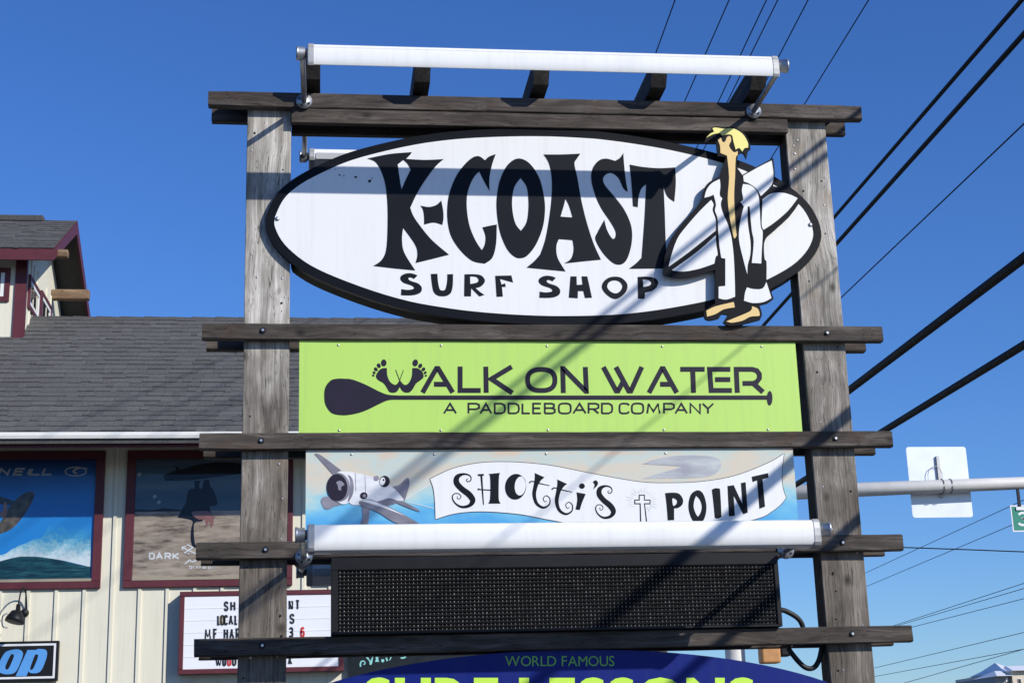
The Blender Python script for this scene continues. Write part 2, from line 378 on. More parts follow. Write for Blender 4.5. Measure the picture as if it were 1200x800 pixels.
def glass_mat():
    m = bpy.data.materials.new('window_glass'); m.use_nodes = True
    n = m.node_tree.nodes; l = m.node_tree.links; n.remove(n['Principled BSDF'])
    t = n.new('ShaderNodeBsdfTransparent'); t.inputs[0].default_value = (.95, .96, .965, 1)
    g = n.new('ShaderNodeBsdfGlossy'); g.inputs['Roughness'].default_value = .03
    f = n.new('ShaderNodeMapRange'); lw = n.new('ShaderNodeLayerWeight'); pw = n.new('ShaderNodeMath'); pw.operation = 'POWER'; pw.inputs[1].default_value = 4
    l.new(lw.outputs['Facing'], pw.inputs[0]); l.new(pw.outputs[0], f.inputs[0]); f.inputs[3].default_value = .012; f.inputs[4].default_value = .8
    mx = n.new('ShaderNodeMixShader'); l.new(f.outputs[0], mx.inputs[0]); l.new(t.outputs[0], mx.inputs[1]); l.new(g.outputs[0], mx.inputs[2])
    l.new(mx.outputs[0], n['Material Output'].inputs[0]); return m
GLASS = glass_mat()

def ramp_mat(name, stops, scale, stretch=(1, 1, 1), rough=.4, detail=6, grad=None, rg=.55):
    "print or stone: noise (optionally leaned by a gradient along an axis) through a colour ramp"
    m = bpy.data.materials.new(name); m.use_nodes = True
    n = m.node_tree.nodes; l = m.node_tree.links; b = n['Principled BSDF']; b.inputs['Roughness'].default_value = rough; b.inputs['Specular IOR Level'].default_value = .2
    tc = n.new('ShaderNodeTexCoord'); mp = n.new('ShaderNodeMapping'); mp.inputs['Scale'].default_value = stretch
    l.new(tc.outputs['Object'], mp.inputs[0])
    no = n.new('ShaderNodeTexNoise'); no.inputs['Scale'].default_value = scale; no.inputs['Detail'].default_value = detail; no.inputs['Roughness'].default_value = rg
    l.new(mp.outputs[0], no.inputs['Vector']); out = no.outputs['Fac']
    if grad:
        ax, lo, hi, amt = grad
        sp = n.new('ShaderNodeSeparateXYZ'); l.new(tc.outputs['Object'], sp.inputs[0])
        mr = n.new('ShaderNodeMapRange'); mr.inputs[1].default_value = lo; mr.inputs[2].default_value = hi; l.new(sp.outputs[ax], mr.inputs[0])
        mm = n.new('ShaderNodeMix'); mm.inputs[0].default_value = amt; l.new(out, mm.inputs[2]); l.new(mr.outputs[0], mm.inputs[3]); out = mm.outputs[0]
    rp = n.new('ShaderNodeValToRGB'); e = rp.color_ramp.elements
    e[0].position = stops[0][0]; e[0].color = stops[0][1]+(1,); e[1].position = stops[-1][0]; e[1].color = stops[-1][1]+(1,)
    for p, c in stops[1:-1]: q = e.new(p); q.color = c+(1,)
    l.new(out, rp.inputs[0]); l.new(rp.outputs[0], b.inputs['Base Color'])
    return m

def shingle_mat():
    m = bpy.data.materials.new('asphalt_shingle'); m.use_nodes = True
    n = m.node_tree.nodes; l = m.node_tree.links; b = n['Principled BSDF']; b.inputs['Roughness'].default_value = .95; b.inputs['Specular IOR Level'].default_value = .15
    at_ = n.new('ShaderNodeAttribute'); at_.attribute_name = 'tone'
    rp = n.new('ShaderNodeValToRGB'); rp.color_ramp.elements[0].color = (.076, .075, .0745, 1); rp.color_ramp.elements[1].color = (.122, .121, .119, 1)
    l.new(at_.outputs['Fac'], rp.inputs[0])
    tc = n.new('ShaderNodeTexCoord'); no = n.new('ShaderNodeTexNoise'); no.inputs['Scale'].default_value = 38; no.inputs['Detail'].default_value = 8; no.inputs['Roughness'].default_value = .75
    l.new(tc.outputs['Object'], no.inputs['Vector'])
    mx = n.new('ShaderNodeMix'); mx.data_type = 'RGBA'; mx.blend_type = 'OVERLAY'; mx.inputs[0].default_value = .8
    l.new(rp.outputs[0], mx.inputs[6]); l.new(no.outputs['Fac'], mx.inputs[7]); l.new(mx.outputs[2], b.inputs['Base Color'])
    return m
SHING = shingle_mat()

# ---------------------------------------------------------------- the setting
def sheet(name, x0, x1, y0, y1, z, m, kind='structure'):
    o = mesh(name, [(x0, y0, z), (x1, y0, z), (x1, y1, z), (x0, y1, z)], [(0, 1, 2, 3)], m); struct(o, kind); return o
sheet('ground', -900, 900, -400, 1500, 0, LOT)
struct(box('pavement', (3.6, -40, .002), (5.6, 14.6, .13), CONC))
sheet('road', 5.75, 21, -200, 700, .006, ASPH)
for i, (a, b_) in enumerate(((12.9, 13.02), (13.2, 13.32))):
    sheet('road_centre_line', a, b_, -200, 700, .010, PAINTY)
struct(box('kerb', (5.601, -40, .002), (5.75, 14.6, .15), CONC, bev=.02))

def timber(name, a, b, axis, m, parent, bev=.005, warp=.0025, seed=0, seg=.14):
    "sawn timber: chamfered, slightly bowed and uneven along its length"
    rnd = random.Random(seed); off = wloc(parent); L = b[axis]-a[axis]; n = max(4, int(L/seg)); o1, o2 = [i for i in range(3) if i != axis]
    ph = [rnd.uniform(0, 6.3) for _ in range(4)]; V = []; Fc = []
    for k in range(n+1):
        t = k/n; q = a[axis]+L*t
        d1 = warp*(math.sin(1.7*q+ph[0])+.5*math.sin(4.3*q+ph[1])); d2 = warp*.6*(math.sin(1.3*q+ph[2])+.5*math.sin(5.1*q+ph[3]))
        e = bev*(1.8 if k in (0, n) else 1); ins = 0
        c = [(a[o1]+e, a[o2]), (b[o1]-e, a[o2]), (b[o1], a[o2]+e), (b[o1], b[o2]-e), (b[o1]-e, b[o2]), (a[o1]+e, b[o2]), (a[o1], b[o2]-e), (a[o1], a[o2]+e)]
        for x, y in c:
            p = [0, 0, 0]; p[axis] = q+(rnd.uniform(-.0025, .0025) if k in (0, n) else 0)
            p[o1] = x+d1+rnd.uniform(-.0009, .0009); p[o2] = y+d2+rnd.uniform(-.0009, .0009); V.append(p)
    for k in range(n):
        for i in range(8): Fc.append((k*8+i, k*8+(i+1) % 8, (k+1)*8+(i+1) % 8, (k+1)*8+i))
    Fc += [tuple(range(8)), tuple(range(n*8, n*8+8))]
    return mesh(name, V, Fc, m, parent)

# ---------------------------------------------------------------- timber sign frame
XL, XR = -1.7024, 2.2427
BZ = [5.5058, 4.0954, 3.4664, 2.8672, 2.3550]; BH = .0922; BT = .062
PX = [(-1.4783, -1.2238), (1.7710, 2.0255)]; PY0, PY1 = .0625, .2225
frame = thing('timber_signpost', 'tall weathered timber post frame with dark crossbeams and short rafters carrying the shop signs', 'signpost', (.27, .14, .13))
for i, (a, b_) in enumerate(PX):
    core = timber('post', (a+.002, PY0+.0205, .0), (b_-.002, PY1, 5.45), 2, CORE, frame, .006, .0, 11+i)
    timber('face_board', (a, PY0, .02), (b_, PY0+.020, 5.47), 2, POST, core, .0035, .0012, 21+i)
def bolts(parent, z, xs, y=-.0025):
    for x in xs:
        bm = bmesh.new(); off = wloc(parent)
        for r, d, sg in ((.0175, .0016, 16), (.0085, .012, 6)):
            g = bmesh.ops.create_cone(bm, cap_ends=True, segments=sg, radius1=r, radius2=r*.92, depth=d,
                                      matrix=Matrix.Translation(Vector((x, y-d/2, z))-off) @ Matrix.Rotation(math.pi/2, 4, 'X'))
        me = bpy.data.meshes.new('bolt'); bm.to_mesh(me); bm.free(); o_ = link('bolt', me, BLK, parent); me.materials.append(BOLT)
        for p_ in me.polygons: p_.material_index = 1 if abs(p_.center.y+wloc(parent).y-y+.0016) > .0025 and (Vector((p_.center.x, 0, p_.center.z))+Vector((wloc(parent).x, 0, wloc(parent).z))-Vector((x, 0, z))).length < .0095 else 0
for i, z in enumerate(BZ):
    if i == 0:
        jx = at(570, 120, 0).x
        segs = [(XL, jx-.0015), (jx+.0015, XR)]
    else: segs = [(XL+random.uniform(-.004, .004), XR+random.uniform(-.004, .004))]
    for (a, b_) in segs:
        o = timber('beam', (a, 0, z-BH), (b_, BT-.003, z), 0, BEAM, frame, .005, .0014, 40+i+int(a*7))
        if i: bolts(o, z-.045+random.uniform(-.004, .004), [p for p in ((PX[0][0]+PX[0][1])/2+random.uniform(-.02, .02), (PX[1][0]+PX[1][1])/2+random.uniform(-.02, .02))])
    o = timber('rear_beam', (XL+.006, PY1+.004, z-BH), (XR-.03, PY1+BT, z), 0, BEAM, frame, .005, .0014, 60+i)
box('header', (PX[0][1]+.001, .010, BZ[0]-BH*2+.0), (PX[1][0]-.001, .055, BZ[0]-BH-.002), BEAM, frame, .003)
box('rear_header', (PX[0][1]+.001, PY1-.05, BZ[0]-BH*2), (PX[1][0]-.001, PY1-.002, BZ[0]-BH-.002), BEAM, frame, .003)
box('top_plate', (XL+.1, .07, BZ[0]+.0), (XR-.1, .215, BZ[0]+.0305), BEAM, frame)
for px in (366, 493.5, 631, 767, 882):
    x = at(px, 116, .0).x
    vv = [(-.19, BZ[0]+.125), (-.12, BZ[0]+.031), (.40, BZ[0]+.031), (.475, BZ[0]+.125), (.475, BZ[0]+.17), (-.19, BZ[0]+.17)]
    n = len(vv); V = [(x-.046, y, z) for y, z in vv]+[(x+.046, y, z) for y, z in vv]
    mesh('rafter', V, [tuple(range(n)), tuple(range(n, 2*n))]+[(i, (i+1) % n, n+(i+1) % n, n+i) for i in range(n)], RAFT, frame)
# nail heads and staples left in the posts
random.seed(3)
for (a, b_) in PX:
    for k in range(26):
        x = random.choice((a+.035, b_-.035, a+.07, b_-.05))+random.uniform(-.012, .012); z = random.uniform(2.05, 5.3)
        me = bpy.data.meshes.new('nail'); bm = bmesh.new()
        bmesh.ops.create_icosphere(bm, subdivisions=1, radius=.006 if k % 3 else .008); 
        for v in bm.verts: v.co = Vector((v.co.x, v.co.y*.5, v.co.z))+Vector((x, PY0-.001, z))-wloc(frame)
        bm.to_mesh(me); bm.free(); link('nail', me, BOLT if k % 2 else BLK, frame)

# ---------------------------------------------------------------- oval shop sign
OY = .026
oval = thing('oval_shop_sign', 'large white oval surf shop sign with black rim and a mounted surfer cutout', 'shop sign', (.38, .03, 4.65))
WB = [(321.7, 258), (324, 250.4), (330, 237.7), (337.5, 228), (349.5, 218.2), (363, 210), (378, 202.5), (396, 194.2), (414, 187.5), (435, 181.5), (460, 175.4), (480, 171.2),
      (503.8, 167.1), (535, 163.5), (568, 161.4), (608.3, 160.2), (640, 160.3), (663.3, 161.1), (693, 162.8), (710, 164.5), (738, 168.2), (776.7, 174.6), (815, 183), (848, 191.8), (880, 203.5), (910, 219),
      (935.3, 239), (946.9, 255), (952.5, 271.5), (950.8, 283.5), (943, 297), (927.5, 311.6), (900.4, 327), (868, 341), (831.7, 351.9), (793.3, 359.6), (760, 364.8), (726.7, 368.3), (690, 370),
      (645, 370.3), (597.3, 368.4), (553.3, 364.8), (516.7, 359.9), (480, 353.2), (438.7, 341.5), (393.7, 325), (363.7, 310.9), (343.1, 295.9), (330, 281.9), (322.5, 266.9)]
wc = w2(outline(WB, n=3), OY)
def offset(c, d):
    n = len(c); A = sum(c[i][0]*c[(i+1) % n][1]-c[(i+1) % n][0]*c[i][1] for i in range(n)); s = 1 if A > 0 else -1; o = []
    for i in range(n):
        dx = c[(i+1) % n][0]-c[i-1][0]; dz = c[(i+1) % n][1]-c[i-1][1]; q = math.hypot(dx, dz)
        o.append((c[i][0]+s*dz/q*d, c[i][1]-s*dx/q*d))
    return o
rim = offset(wc, .052)
flatw('rim', [rim], OY, .034, NAVY, oval)
flatw('face', [wc], OY-.004, .004, FACEW, oval)
body = [(max(PX[0][1]+.004, min(PX[1][0]-.004, x)), z) for x, z in offset(wc, .050)]
flatw('cabinet', [body], OY+.0345, .135, LEDC, oval)
LT = OY-.006
R1 = dict(ox=425, oy=170, s=5.158); R2 = dict(ox=515, oy=170, s=5.158); R3 = dict(ox=605, oy=170, s=5.158); R4 = dict(ox=685, oy=170, s=5.158)
c_ = 1
kst = [
 (R1, [[(28, 82, 1), (90, 68), (180, 52), (298, 43, 1), (284, 62), (262, 84, 1), (380, 90), (490, 85, 1), (440, 130), (380, 210), (330, 290), (288, 378, 1), (305, 425), (345, 485), (420, 575), (522, 662, 1), (420, 688), (320, 712, 1), (331, 660), (316, 600), (245, 500, 1), (238, 570), (252, 650), (318, 757, 1), (190, 745), (65, 730, 1), (118, 690), (145, 610), (151, 400), (140, 260), (118, 175), (80, 105)],
       [(246, 90, 1), (212, 117, 1), (222, 190), (235, 268, 1), (262, 205), (290, 150, 1), (272, 115)]]),
 (R1, [[(350, 366, 1), (400, 374), (445, 362), (475, 335, 1), (486, 390), (489, 440), (482, 482, 1), (430, 468), (372, 480, 1), (371, 430), (364, 390)]]),
 (R2, [[(340, 55, 1), (300, 70), (275, 92, 1), (240, 68), (200, 76), (150, 120), (100, 190), (60, 290), (47, 390), (52, 480), (75, 560), (130, 640), (200, 700), (275, 716, 1), (320, 680), (342, 600), (347, 480, 1), (310, 486), (260, 497, 1), (278, 550), (274, 600), (256, 635, 1), (215, 570), (180, 480), (165, 370), (172, 280), (205, 200), (240, 160, 1), (270, 220), (303, 278, 1), (302, 200), (318, 120)]]),
 (R2, [[(490, 82), (440, 95), (395, 145), (360, 230), (345, 340), (350, 440), (370, 540), (410, 630), (455, 675), (494, 683), (534, 665), (584, 600), (624, 500), (638, 400), (632, 310), (604, 200), (549, 115)],
       [(490, 200, 1), (525, 250), (537, 320), (537, 400), (525, 470), (492, 518, 1), (460, 475), (442, 400), (440, 320), (455, 250)]]),
 (R3, [[(165, 57, 1), (275, 57), (388, 52, 1), (365, 85), (352, 115), (370, 200), (395, 340), (430, 480), (470, 600), (512, 692, 1), (400, 703), (290, 715, 1), (332, 685), (347, 630), (340, 575, 1), (300, 571), (258, 568, 1), (243, 610), (250, 680), (298, 763, 1), (180, 752), (62, 740, 1), (110, 700), (145, 660, 1), (178, 560), (205, 400), (215, 280), (212, 180), (195, 105)],
       [(298, 325, 1), (320, 370), (340, 437, 1), (305, 435), (268, 432, 1), (285, 375)]]),
 (R4, [[(235, 48, 1), (238, 100), (248, 200), (262, 283, 1), (235, 262), (205, 200), (165, 170), (130, 178), (112, 205), (125, 245), (180, 310), (240, 390), (280, 480), (288, 560), (275, 640), (250, 700), (215, 722), (170, 710), (110, 650), (66, 570), (80, 525), (120, 452, 1), (135, 510), (165, 562), (184, 560), (188, 525), (160, 470), (100, 380), (60, 290), (40, 200), (50, 140), (85, 95), (130, 82), (185, 96, 1), (215, 77)]]),
 (R4, [[(273, 118, 1), (350, 132), (450, 140), (548, 135, 1), (552, 230), (543, 343, 1), (508, 318), (490, 290), (478, 250, 1), (485, 400), (490, 560), (496, 680), (508, 745, 1), (268, 747, 1), (310, 715), (345, 680, 1), (355, 550), (365, 400), (372, 238, 1), (345, 262), (328, 310), (322, 375, 1), (293, 370, 1), (285, 250)]]),
]
for R, cs in kst: flat('letter', [outline(c, **R) for c in cs], LT, .002, VINYL, oval)
Q1 = dict(ox=460, oy=310, s=7.5); Q2 = dict(ox=620, oy=310, s=7.5)
SS = [(220, 95, 1), (190, 125, 1), (165, 113), (143, 115), (142, 130), (165, 145), (225, 165), (257, 200), (250, 240), (210, 262), (150, 270), (75, 268, 1), (78, 215, 1), (130, 222), (180, 215), (188, 200), (165, 182), (100, 160), (70, 130), (75, 100), (110, 80), (150, 75), (190, 82)]
surf = [(Q1, [SS]),
 (Q1, [[(337, 82, 1), (395, 80, 1), (400, 150), (415, 215), (440, 227), (465, 215), (480, 150), (482, 85, 1), (532, 83, 1), (530, 180), (515, 245), (480, 272), (440, 278), (395, 270), (360, 235), (345, 160)]]),
 (Q1, [[(633, 85, 1), (720, 84), (780, 95), (812, 135), (800, 170), (770, 195), (730, 205, 1), (770, 240), (808, 265, 1), (765, 280, 1), (692, 207, 1), (690, 278, 1), (630, 278, 1)], [(682, 103, 1), (735, 108), (757, 135), (740, 158), (684, 170, 1)]]),
 (Q1, [[(903, 98, 1), (1045, 95, 1), (1060, 157, 1), (945, 125, 1), (958, 175, 1), (990, 163, 1), (995, 195, 1), (962, 195, 1), (970, 280, 1), (915, 282, 1)]]),
 (Q2, [[((x-75)*1.0+91, y+22)+((1,) if len(t) else ()) for x, y, *t in SS]]),
 (Q2, [[(365, 103, 1), (418, 103, 1), (420, 178, 1), (470, 175, 1), (462, 103, 1), (512, 103, 1), (553, 290, 1), (492, 293, 1), (477, 232, 1), (430, 232, 1), (428, 295, 1), (350, 290, 1)]]),
 (Q2, [[(755, 105), (810, 115), (855, 155), (866, 195), (850, 240), (810, 280), (760, 302), (710, 285), (660, 240), (640, 195), (655, 150), (700, 115)], [(755, 138), (795, 150), (820, 185), (810, 220), (785, 245), (755, 252), (715, 235), (688, 200), (695, 165), (720, 145)]]),
 (Q2, [[(955, 108, 1), (1040, 105), (1110, 120), (1135, 155), (1120, 200), (1080, 230), (1020, 245, 1), (1015, 300, 1), (958, 298, 1)], [(1000, 128, 1), (1050, 135), (1075, 160), (1055, 185), (1005, 195, 1)]])]
for R, cs in surf: flat('letter', [outline(c, n=3, **R) for c in cs], LT, .002, VINYL, oval)
for q in ((325, 256.5), (949.5, 263.5)):
    p = at(q[0], q[1], OY-.004); me = bpy.data.meshes.new('screw'); bm = bmesh.new(); bmesh.ops.create_uvsphere(bm, u_segments=12, v_segments=6, radius=.014)
    for v in bm.verts: v.co = Vector((v.co.x, v.co.y*.7, v.co.z))+p-wloc(oval)
    bm.to_mesh(me); bm.free(); link('screw', me, STEEL, oval, True)
for cx, cy, rx in ((387, 199, .5), (398, 205, 1.1), (403, 206, .8), (417, 207.5, 1.6), (433, 212, 2.0), (436, 209, .9), (393, 198.5, .7)):
    flat('chip', [[(cx+rx*random.uniform(.7, 1.4)*math.cos(t), cy+rx*random.uniform(.5, 1.)*math.sin(t)) for t in [k*.785 for k in range(8)]]], OY-.0055, .0012, VINYL, oval)
# surfer cutout, standing a little off the face
SY = OY-.055; A_ = dict(ox=770, oy=145, s=6.4); B_ = dict(ox=770, oy=260, s=6.4); C_ = dict(ox=850, oy=175, s=5.158)
sil = [(825.5, 167, 1), (828.6, 159), (834.5, 154, 1), (834.2, 149.5, 1), (840, 148), (848, 149), (860.6, 149.2), (871.6, 155.2), (877.8, 165.3), (879.6, 175, 1), (876.5, 178), (874.6, 186, 1), (870.5, 179), (864.6, 183), (864.2, 197, 1), (870, 205, 1), (885, 196.5), (906, 185, 1), (908, 204), (906, 218, 1), (920, 222), (941, 231, 1), (925, 254), (900, 276, 1), (895.5, 285), (896, 303), (898.3, 307), (898.3, 327, 1), (906.7, 350, 1), (900, 355), (890, 357.5, 1), (893, 368), (890.5, 374.8, 1), (870, 380), (854, 381.5), (847.5, 377.5, 1), (853, 369, 1), (846, 368.2), (842.5, 373, 1), (832, 375.4), (826, 372.8), (826, 364), (838.3, 355.5, 1), (838.3, 316, 1), (817, 322.8), (798, 325.2), (781, 323), (777.2, 317.5), (781, 293), (792, 271), (816, 243), (823.3, 232, 1), (825, 221), (832, 212.8), (843, 207.3, 1), (846, 198), (851, 184, 1), (841, 183, 1), (839.6, 168), (838, 163.5, 1), (832, 164)]
cut = flat('surfer_cutout', [outline(sil, n=3)], SY, .016, NAVY, oval)
cut['label'] = 'cutout figure with yellow hair holding a white surfboard'
def conv(pts, R): return [(R['ox']+p[0]/R['s'], R['oy']+p[1]/R['s'])+tuple(p[2:]) for p in pts]
inl = [
 ('surfboard_tail', FACEW, conv([(108, 160, 1), (200, 108), (280, 68, 1), (291, 150), (280, 215), (215, 282, 1), (185, 235), (140, 205), (112, 195, 1)], C_)),
 ('surfboard_tail', FACEW, conv([(225, 302, 1), (275, 268), (340, 262), (395, 275), (437, 296, 1), (380, 370), (300, 440), (232, 486, 1), (220, 460), (222, 380)], C_)),
 ('jacket_side', FACEW, conv([(107, 210, 1), (150, 217), (188, 250), (205, 310), (213, 460), (226, 500), (221, 600), (217, 690, 1), (160, 686, 1), (172, 560), (160, 490), (147, 345, 1), (135, 345, 1), (135, 440), (152, 560), (150, 640), (135, 700), (133, 755, 1), (105, 650), (82, 540), (90, 440), (112, 345, 1), (92, 318, 1), (108, 300), (100, 250)], C_)),
 ('jacket_side', FACEW, conv([(355, 555, 1), (372, 495), (410, 447), (470, 415, 1), (475, 470), (470, 535), (490, 560, 1), (478, 600), (490, 660), (525, 740), (545, 800)], A_) +
  conv([(560, 130), (575, 260), (583, 440), (585, 560, 1), (520, 582), (462, 572, 1), (462, 485, 1), (512, 480, 1), (512, 275, 1), (482, 270, 1), (468, 180), (458, 60)], B_) + conv([(457, 760), (452, 700), (434, 650), (442, 605), (424, 532, 1), (395, 545)], A_)),
 ('surfboard_nose', FACEW, conv([(405, 572, 1), (320, 655), (215, 775)], A_) + conv([(150, 130), (105, 260), (88, 335, 1), (240, 225), (440, 65, 1)], B_) + conv([(440, 720), (416, 650), (424, 605)], A_)),
 ('surfboard_nose', FACEW, conv([(440, 100, 1), (300, 225), (110, 362, 1), (200, 372), (320, 350), (430, 312, 1), (440, 262), (455, 245), (445, 180)], B_)),
 ('cuff', FACEW, conv([(675, 490, 1), (720, 503), (790, 500), (820, 450, 1), (858, 570, 1), (800, 600), (720, 608), (652, 590, 1), (660, 530)], B_)),
 ('skin', TAN, conv([(455, 120, 1), (478, 105), (490, 135), (510, 135), (525, 100), (550, 95), (555, 130), (540, 165), (560, 200), (580, 215), (605, 205, 1), (605, 235, 1), (590, 260), (585, 400), (578, 560), (592, 800)], A_) + conv([(598, 95), (584, 122), (572, 105)], B_) + conv([(545, 700), (530, 560), (540, 400), (525, 240, 1), (475, 220, 1), (472, 165)], A_)),
 ('hair', YEL, conv([(370, 105, 1), (400, 75), (428, 62, 1), (415, 35, 1), (440, 29), (500, 38), (570, 36), (640, 75), (680, 140), (683, 180, 1), (655, 185), (640, 210, 1), (620, 185), (605, 185), (590, 195, 1), (572, 130), (562, 88), (530, 80), (490, 88), (470, 72), (420, 80)], A_)),
 ('foot', TAN, conv([(370, 665, 1), (440, 632), (575, 600, 1), (583, 640, 1), (500, 655), (440, 690), (375, 710, 1)], B_)),
 ('foot', TAN, conv([(520, 745, 1), (600, 712), (700, 668), (712, 632, 1), (755, 650), (770, 690), (760, 705), (700, 710), (640, 740), (560, 755)], B_)),
]
for nm, m_, pts in inl: flat(nm, [outline(pts, n=3)], SY-.003, .003, m_, cut)
for q in ((858, 230), (870, 330), (800, 315)):
    p = at(q[0], q[1], SY); box('standoff', (p.x-.015, SY+.016, p.z-.015), (p.x+.015, OY-.004, p.z+.015), NAVY, cut)

# ---------------------------------------------------------------- lime paddleboard sign
GY = .022
gs = thing('paddleboard_sign', 'lime green banner sign with a paddle drawing and dark lettering', 'banner sign', (.35, .03, 3.74))
gx0 = at(350.5, 455, GY).x; gx1 = at(936.2, 455, GY).x
box('panel', (gx0, GY, BZ[2]+.002), (gx1, GY+.012, BZ[1]-BH-.002), GREEN, gs)
GL = GY-.0015; GT = .0015
G4 = dict(ox=375, oy=410, s=8)
flat('paddle', [outline([(230, 268), (300, 275), (420, 320), (560, 390), (640, 418), (730, 425, 1), (730, 464, 1), (640, 470), (560, 503), (420, 570), (300, 603), (200, 610), (110, 590), (55, 520), (40, 440), (50, 350), (100, 285), (160, 268)], **G4)], GL, GT, DKPUR, gs)
strokes('paddle_shaft', [([(464, 465.6, 4.9), (902, 465.6, 4.9)], False)], GL-.0006, GT, DKPUR, gs)
flat('paddle_grip', [ell(1017, 370, 25, 68, 775, 420, 8)], GL-.0012, GT, DKPUR, gs)
flat('letter', [outline([(628, 168, 1), (632, 240), (660, 300), (710, 325), (748, 280, 1), (790, 325), (830, 310), (860, 250), (866, 168, 1), (920, 172), (963, 210), (970, 255), (940, 285), (900, 315), (870, 365), (840, 395), (800, 398), (770, 380), (748, 345, 1), (725, 385), (690, 400), (650, 390), (625, 350), (595, 310), (545, 280), (525, 245), (545, 200), (580, 172)], **G4)], GL, GT, DKPUR, gs)
for x, y, a, b_, r in ((598, 120, 26, 33, 0), (552, 146, 18, 23, -.5), (524, 180, 16, 20, -.7), (508, 212, 12, 15, -.9), (500, 238, 10, 12, -1), (893, 120, 26, 33, .2), (940, 148, 18, 23, .5), (970, 180, 16, 20, .7), (987, 212, 12, 15, .9), (992, 240, 9, 11, 1)):
    flat('toe', [ell(x, y, a, b_, n=16, rot=r, **G4)], GL, GT, DKPUR, gs)
for a in ((710, 185), (783, 187)):
    strokes('antenna', [([(375+748/8, 410+285/8, .7), (375+a[0]/8, 410+a[1]/8, .7)], False)], GL-.0006, GT, DKPUR, gs)
def st(lines, ox, oy, s, wd, par, mt, Yv, th, dy=0):
    ls = []
    for pl in lines:
        cl = pl[-1] == 'c'; p = pl[:-1] if cl else pl
        ls.append(([(ox+q[0]/s, oy+q[1]/s, wd) for q in p], cl))
    return strokes('letter', ls, Yv, th, mt, par)
W5 = 5.7
st([[(-78, 318), (-70, 304), (52, 92), (68, 92), (205, 318)], [(30, 240), (150, 240)]], 505, 420, 8, W5, gs, DKPUR, GL, GT)
st([[(274, 74), (274, 298), (467, 298)]], 505, 420, 8, W5, gs, DKPUR, GL, GT)
st([[(515, 75), (519, 320)], [(758, 76), (568, 190), (765, 322)]], 505, 420, 8, W5, gs, DKPUR, GL, GT)
st([[(1035+128*math.copysign(abs(math.cos(t))**.8, math.cos(t)), 200+99*math.copysign(abs(math.sin(t))**.8, math.sin(t))) for t in [k*math.pi/16 for k in range(32)]]+['c']], 505, 420, 8, W5, gs, DKPUR, GL, GT)
st([[(122, 322), (116, 92), (122, 92), (332, 305), (338, 305), (328, 78)]], 645, 420, 8, W5, gs, DKPUR, GL, GT)
st([[(497, 78), (618, 302), (636, 302), (690, 200)], [(615, 78), (736, 302), (756, 302), (858, 78)]], 645, 420, 8, W5, gs, DKPUR, GL, GT)
st([[(925, 320), (1046, 94), (1060, 94), (1186, 320)], [(1030, 240), (1130, 240)]], 645, 420, 8, W5, gs, DKPUR, GL, GT)
st([[(178, 100), (407, 100)], [(295, 110), (303, 320)]], 775, 420, 8, W5, gs, DKPUR, GL, GT)
st([[(648, 100), (453, 100), (468, 298), (662, 298)], [(505, 196), (647, 196)]], 775, 420, 8, W5, gs, DKPUR, GL, GT)
st([[(713, 320), (703, 100), (850, 100), (895, 112), (920, 145), (920, 185), (895, 218), (860, 232), (762, 232)], [(868, 236), (955, 314)]], 775, 420, 8, W5, gs, DKPUR, GL, GT)
for ch, x0, x1 in [('A', 519.4, 535.6), ('P', 548, 562.5), ('A', 562, 577), ('D', 578.8, 593), ('D', 595, 609.4), ('L', 611.3, 622), ('E', 623.8, 635), ('B', 637.5, 651.3), ('O', 653.8, 670), ('A', 671, 687.5), ('R', 688.8, 702.5), ('D', 704.4, 718.8),
                    ('C', 725, 738), ('O', 739.4, 755), ('M', 757.5, 774.4), ('P', 777.2, 791), ('A', 790.6, 806.3), ('N', 808.1, 821.5), ('Y', 822.5, 837)]:
    glyph(ch, x0, x1, 471.6, 485.1, 2.1, GL, GT, DKPUR, gs)
def screws(parent, pts, Y, r=.008):
    for q in pts:
        p = at(q[0], q[1], Y); me = bpy.data.meshes.new('screw'); bm = bmesh.new(); bmesh.ops.create_uvsphere(bm, u_segments=8, v_segments=5, radius=r)
        for v in bm.verts: v.co = Vector((v.co.x, v.co.y*.6, v.co.z))+p-wloc(parent)
        bm.to_mesh(me); bm.free(); link('screw', me, BOLT, parent, True)
screws(gs, [(396.5, 404.2), (517, 404.8), (641, 405.4), (776, 405.8), (892.5, 406), (397.5, 504.2), (516.5, 504), (642, 503.6), (778, 503.4), (900, 503.2)], GY)

# ---------------------------------------------------------------- airplane banner sign
HY = .024
hs = thing('airplane_banner_sign', 'painted sky sign with a silver airplane towing a white lettered banner', 'banner sign', (.35, .03, 3.14))
SKYP = ramp_mat('painted_sky_print', [(.30, (.085, .36, .66)), (.41, (.17, .48, .68)), (.48, (.36, .58, .62)), (.55, (.56, .58, .51)), (.63, (.62, .55, .44)), (.70, (.50, .58, .54)), (.80, (.66, .48, .34))], 2.6, (1, 1, 2.4), .42, 4, (2, -.24, .24, .5))
hx0 = at(358.2, 580, HY).x; hx1 = at(932.5, 570, HY).x
box('panel', (hx0, HY, BZ[3]+.002), (hx1, HY+.012, BZ[2]-BH-.002), SKYP, hs)
HL = HY-.0015; HT = .0015
A6 = dict(ox=360, oy=520, s=6); S5 = dict(ox=500, oy=520, s=5.0); P7 = dict(ox=730, oy=525, s=5.714)
PG1 = ramp_mat('plane_silver_print', [(.3, (.62, .63, .66)), (.5, (.70, .71, .73)), (.65, (.76, .76, .76))], 7, (1, 1, 3), .4, 2)
PG2 = ramp_mat('plane_dark_print', [(.3, (.16, .155, .19)), (.7, (.27, .26, .31))], 7, (1, 1, 2), .4, 2)
PCL = ramp_mat('cloud_streak_print', [(.35, (.33, .33, .37)), (.65, (.52, .55, .55))], 4, (1, 1, 3), .4)
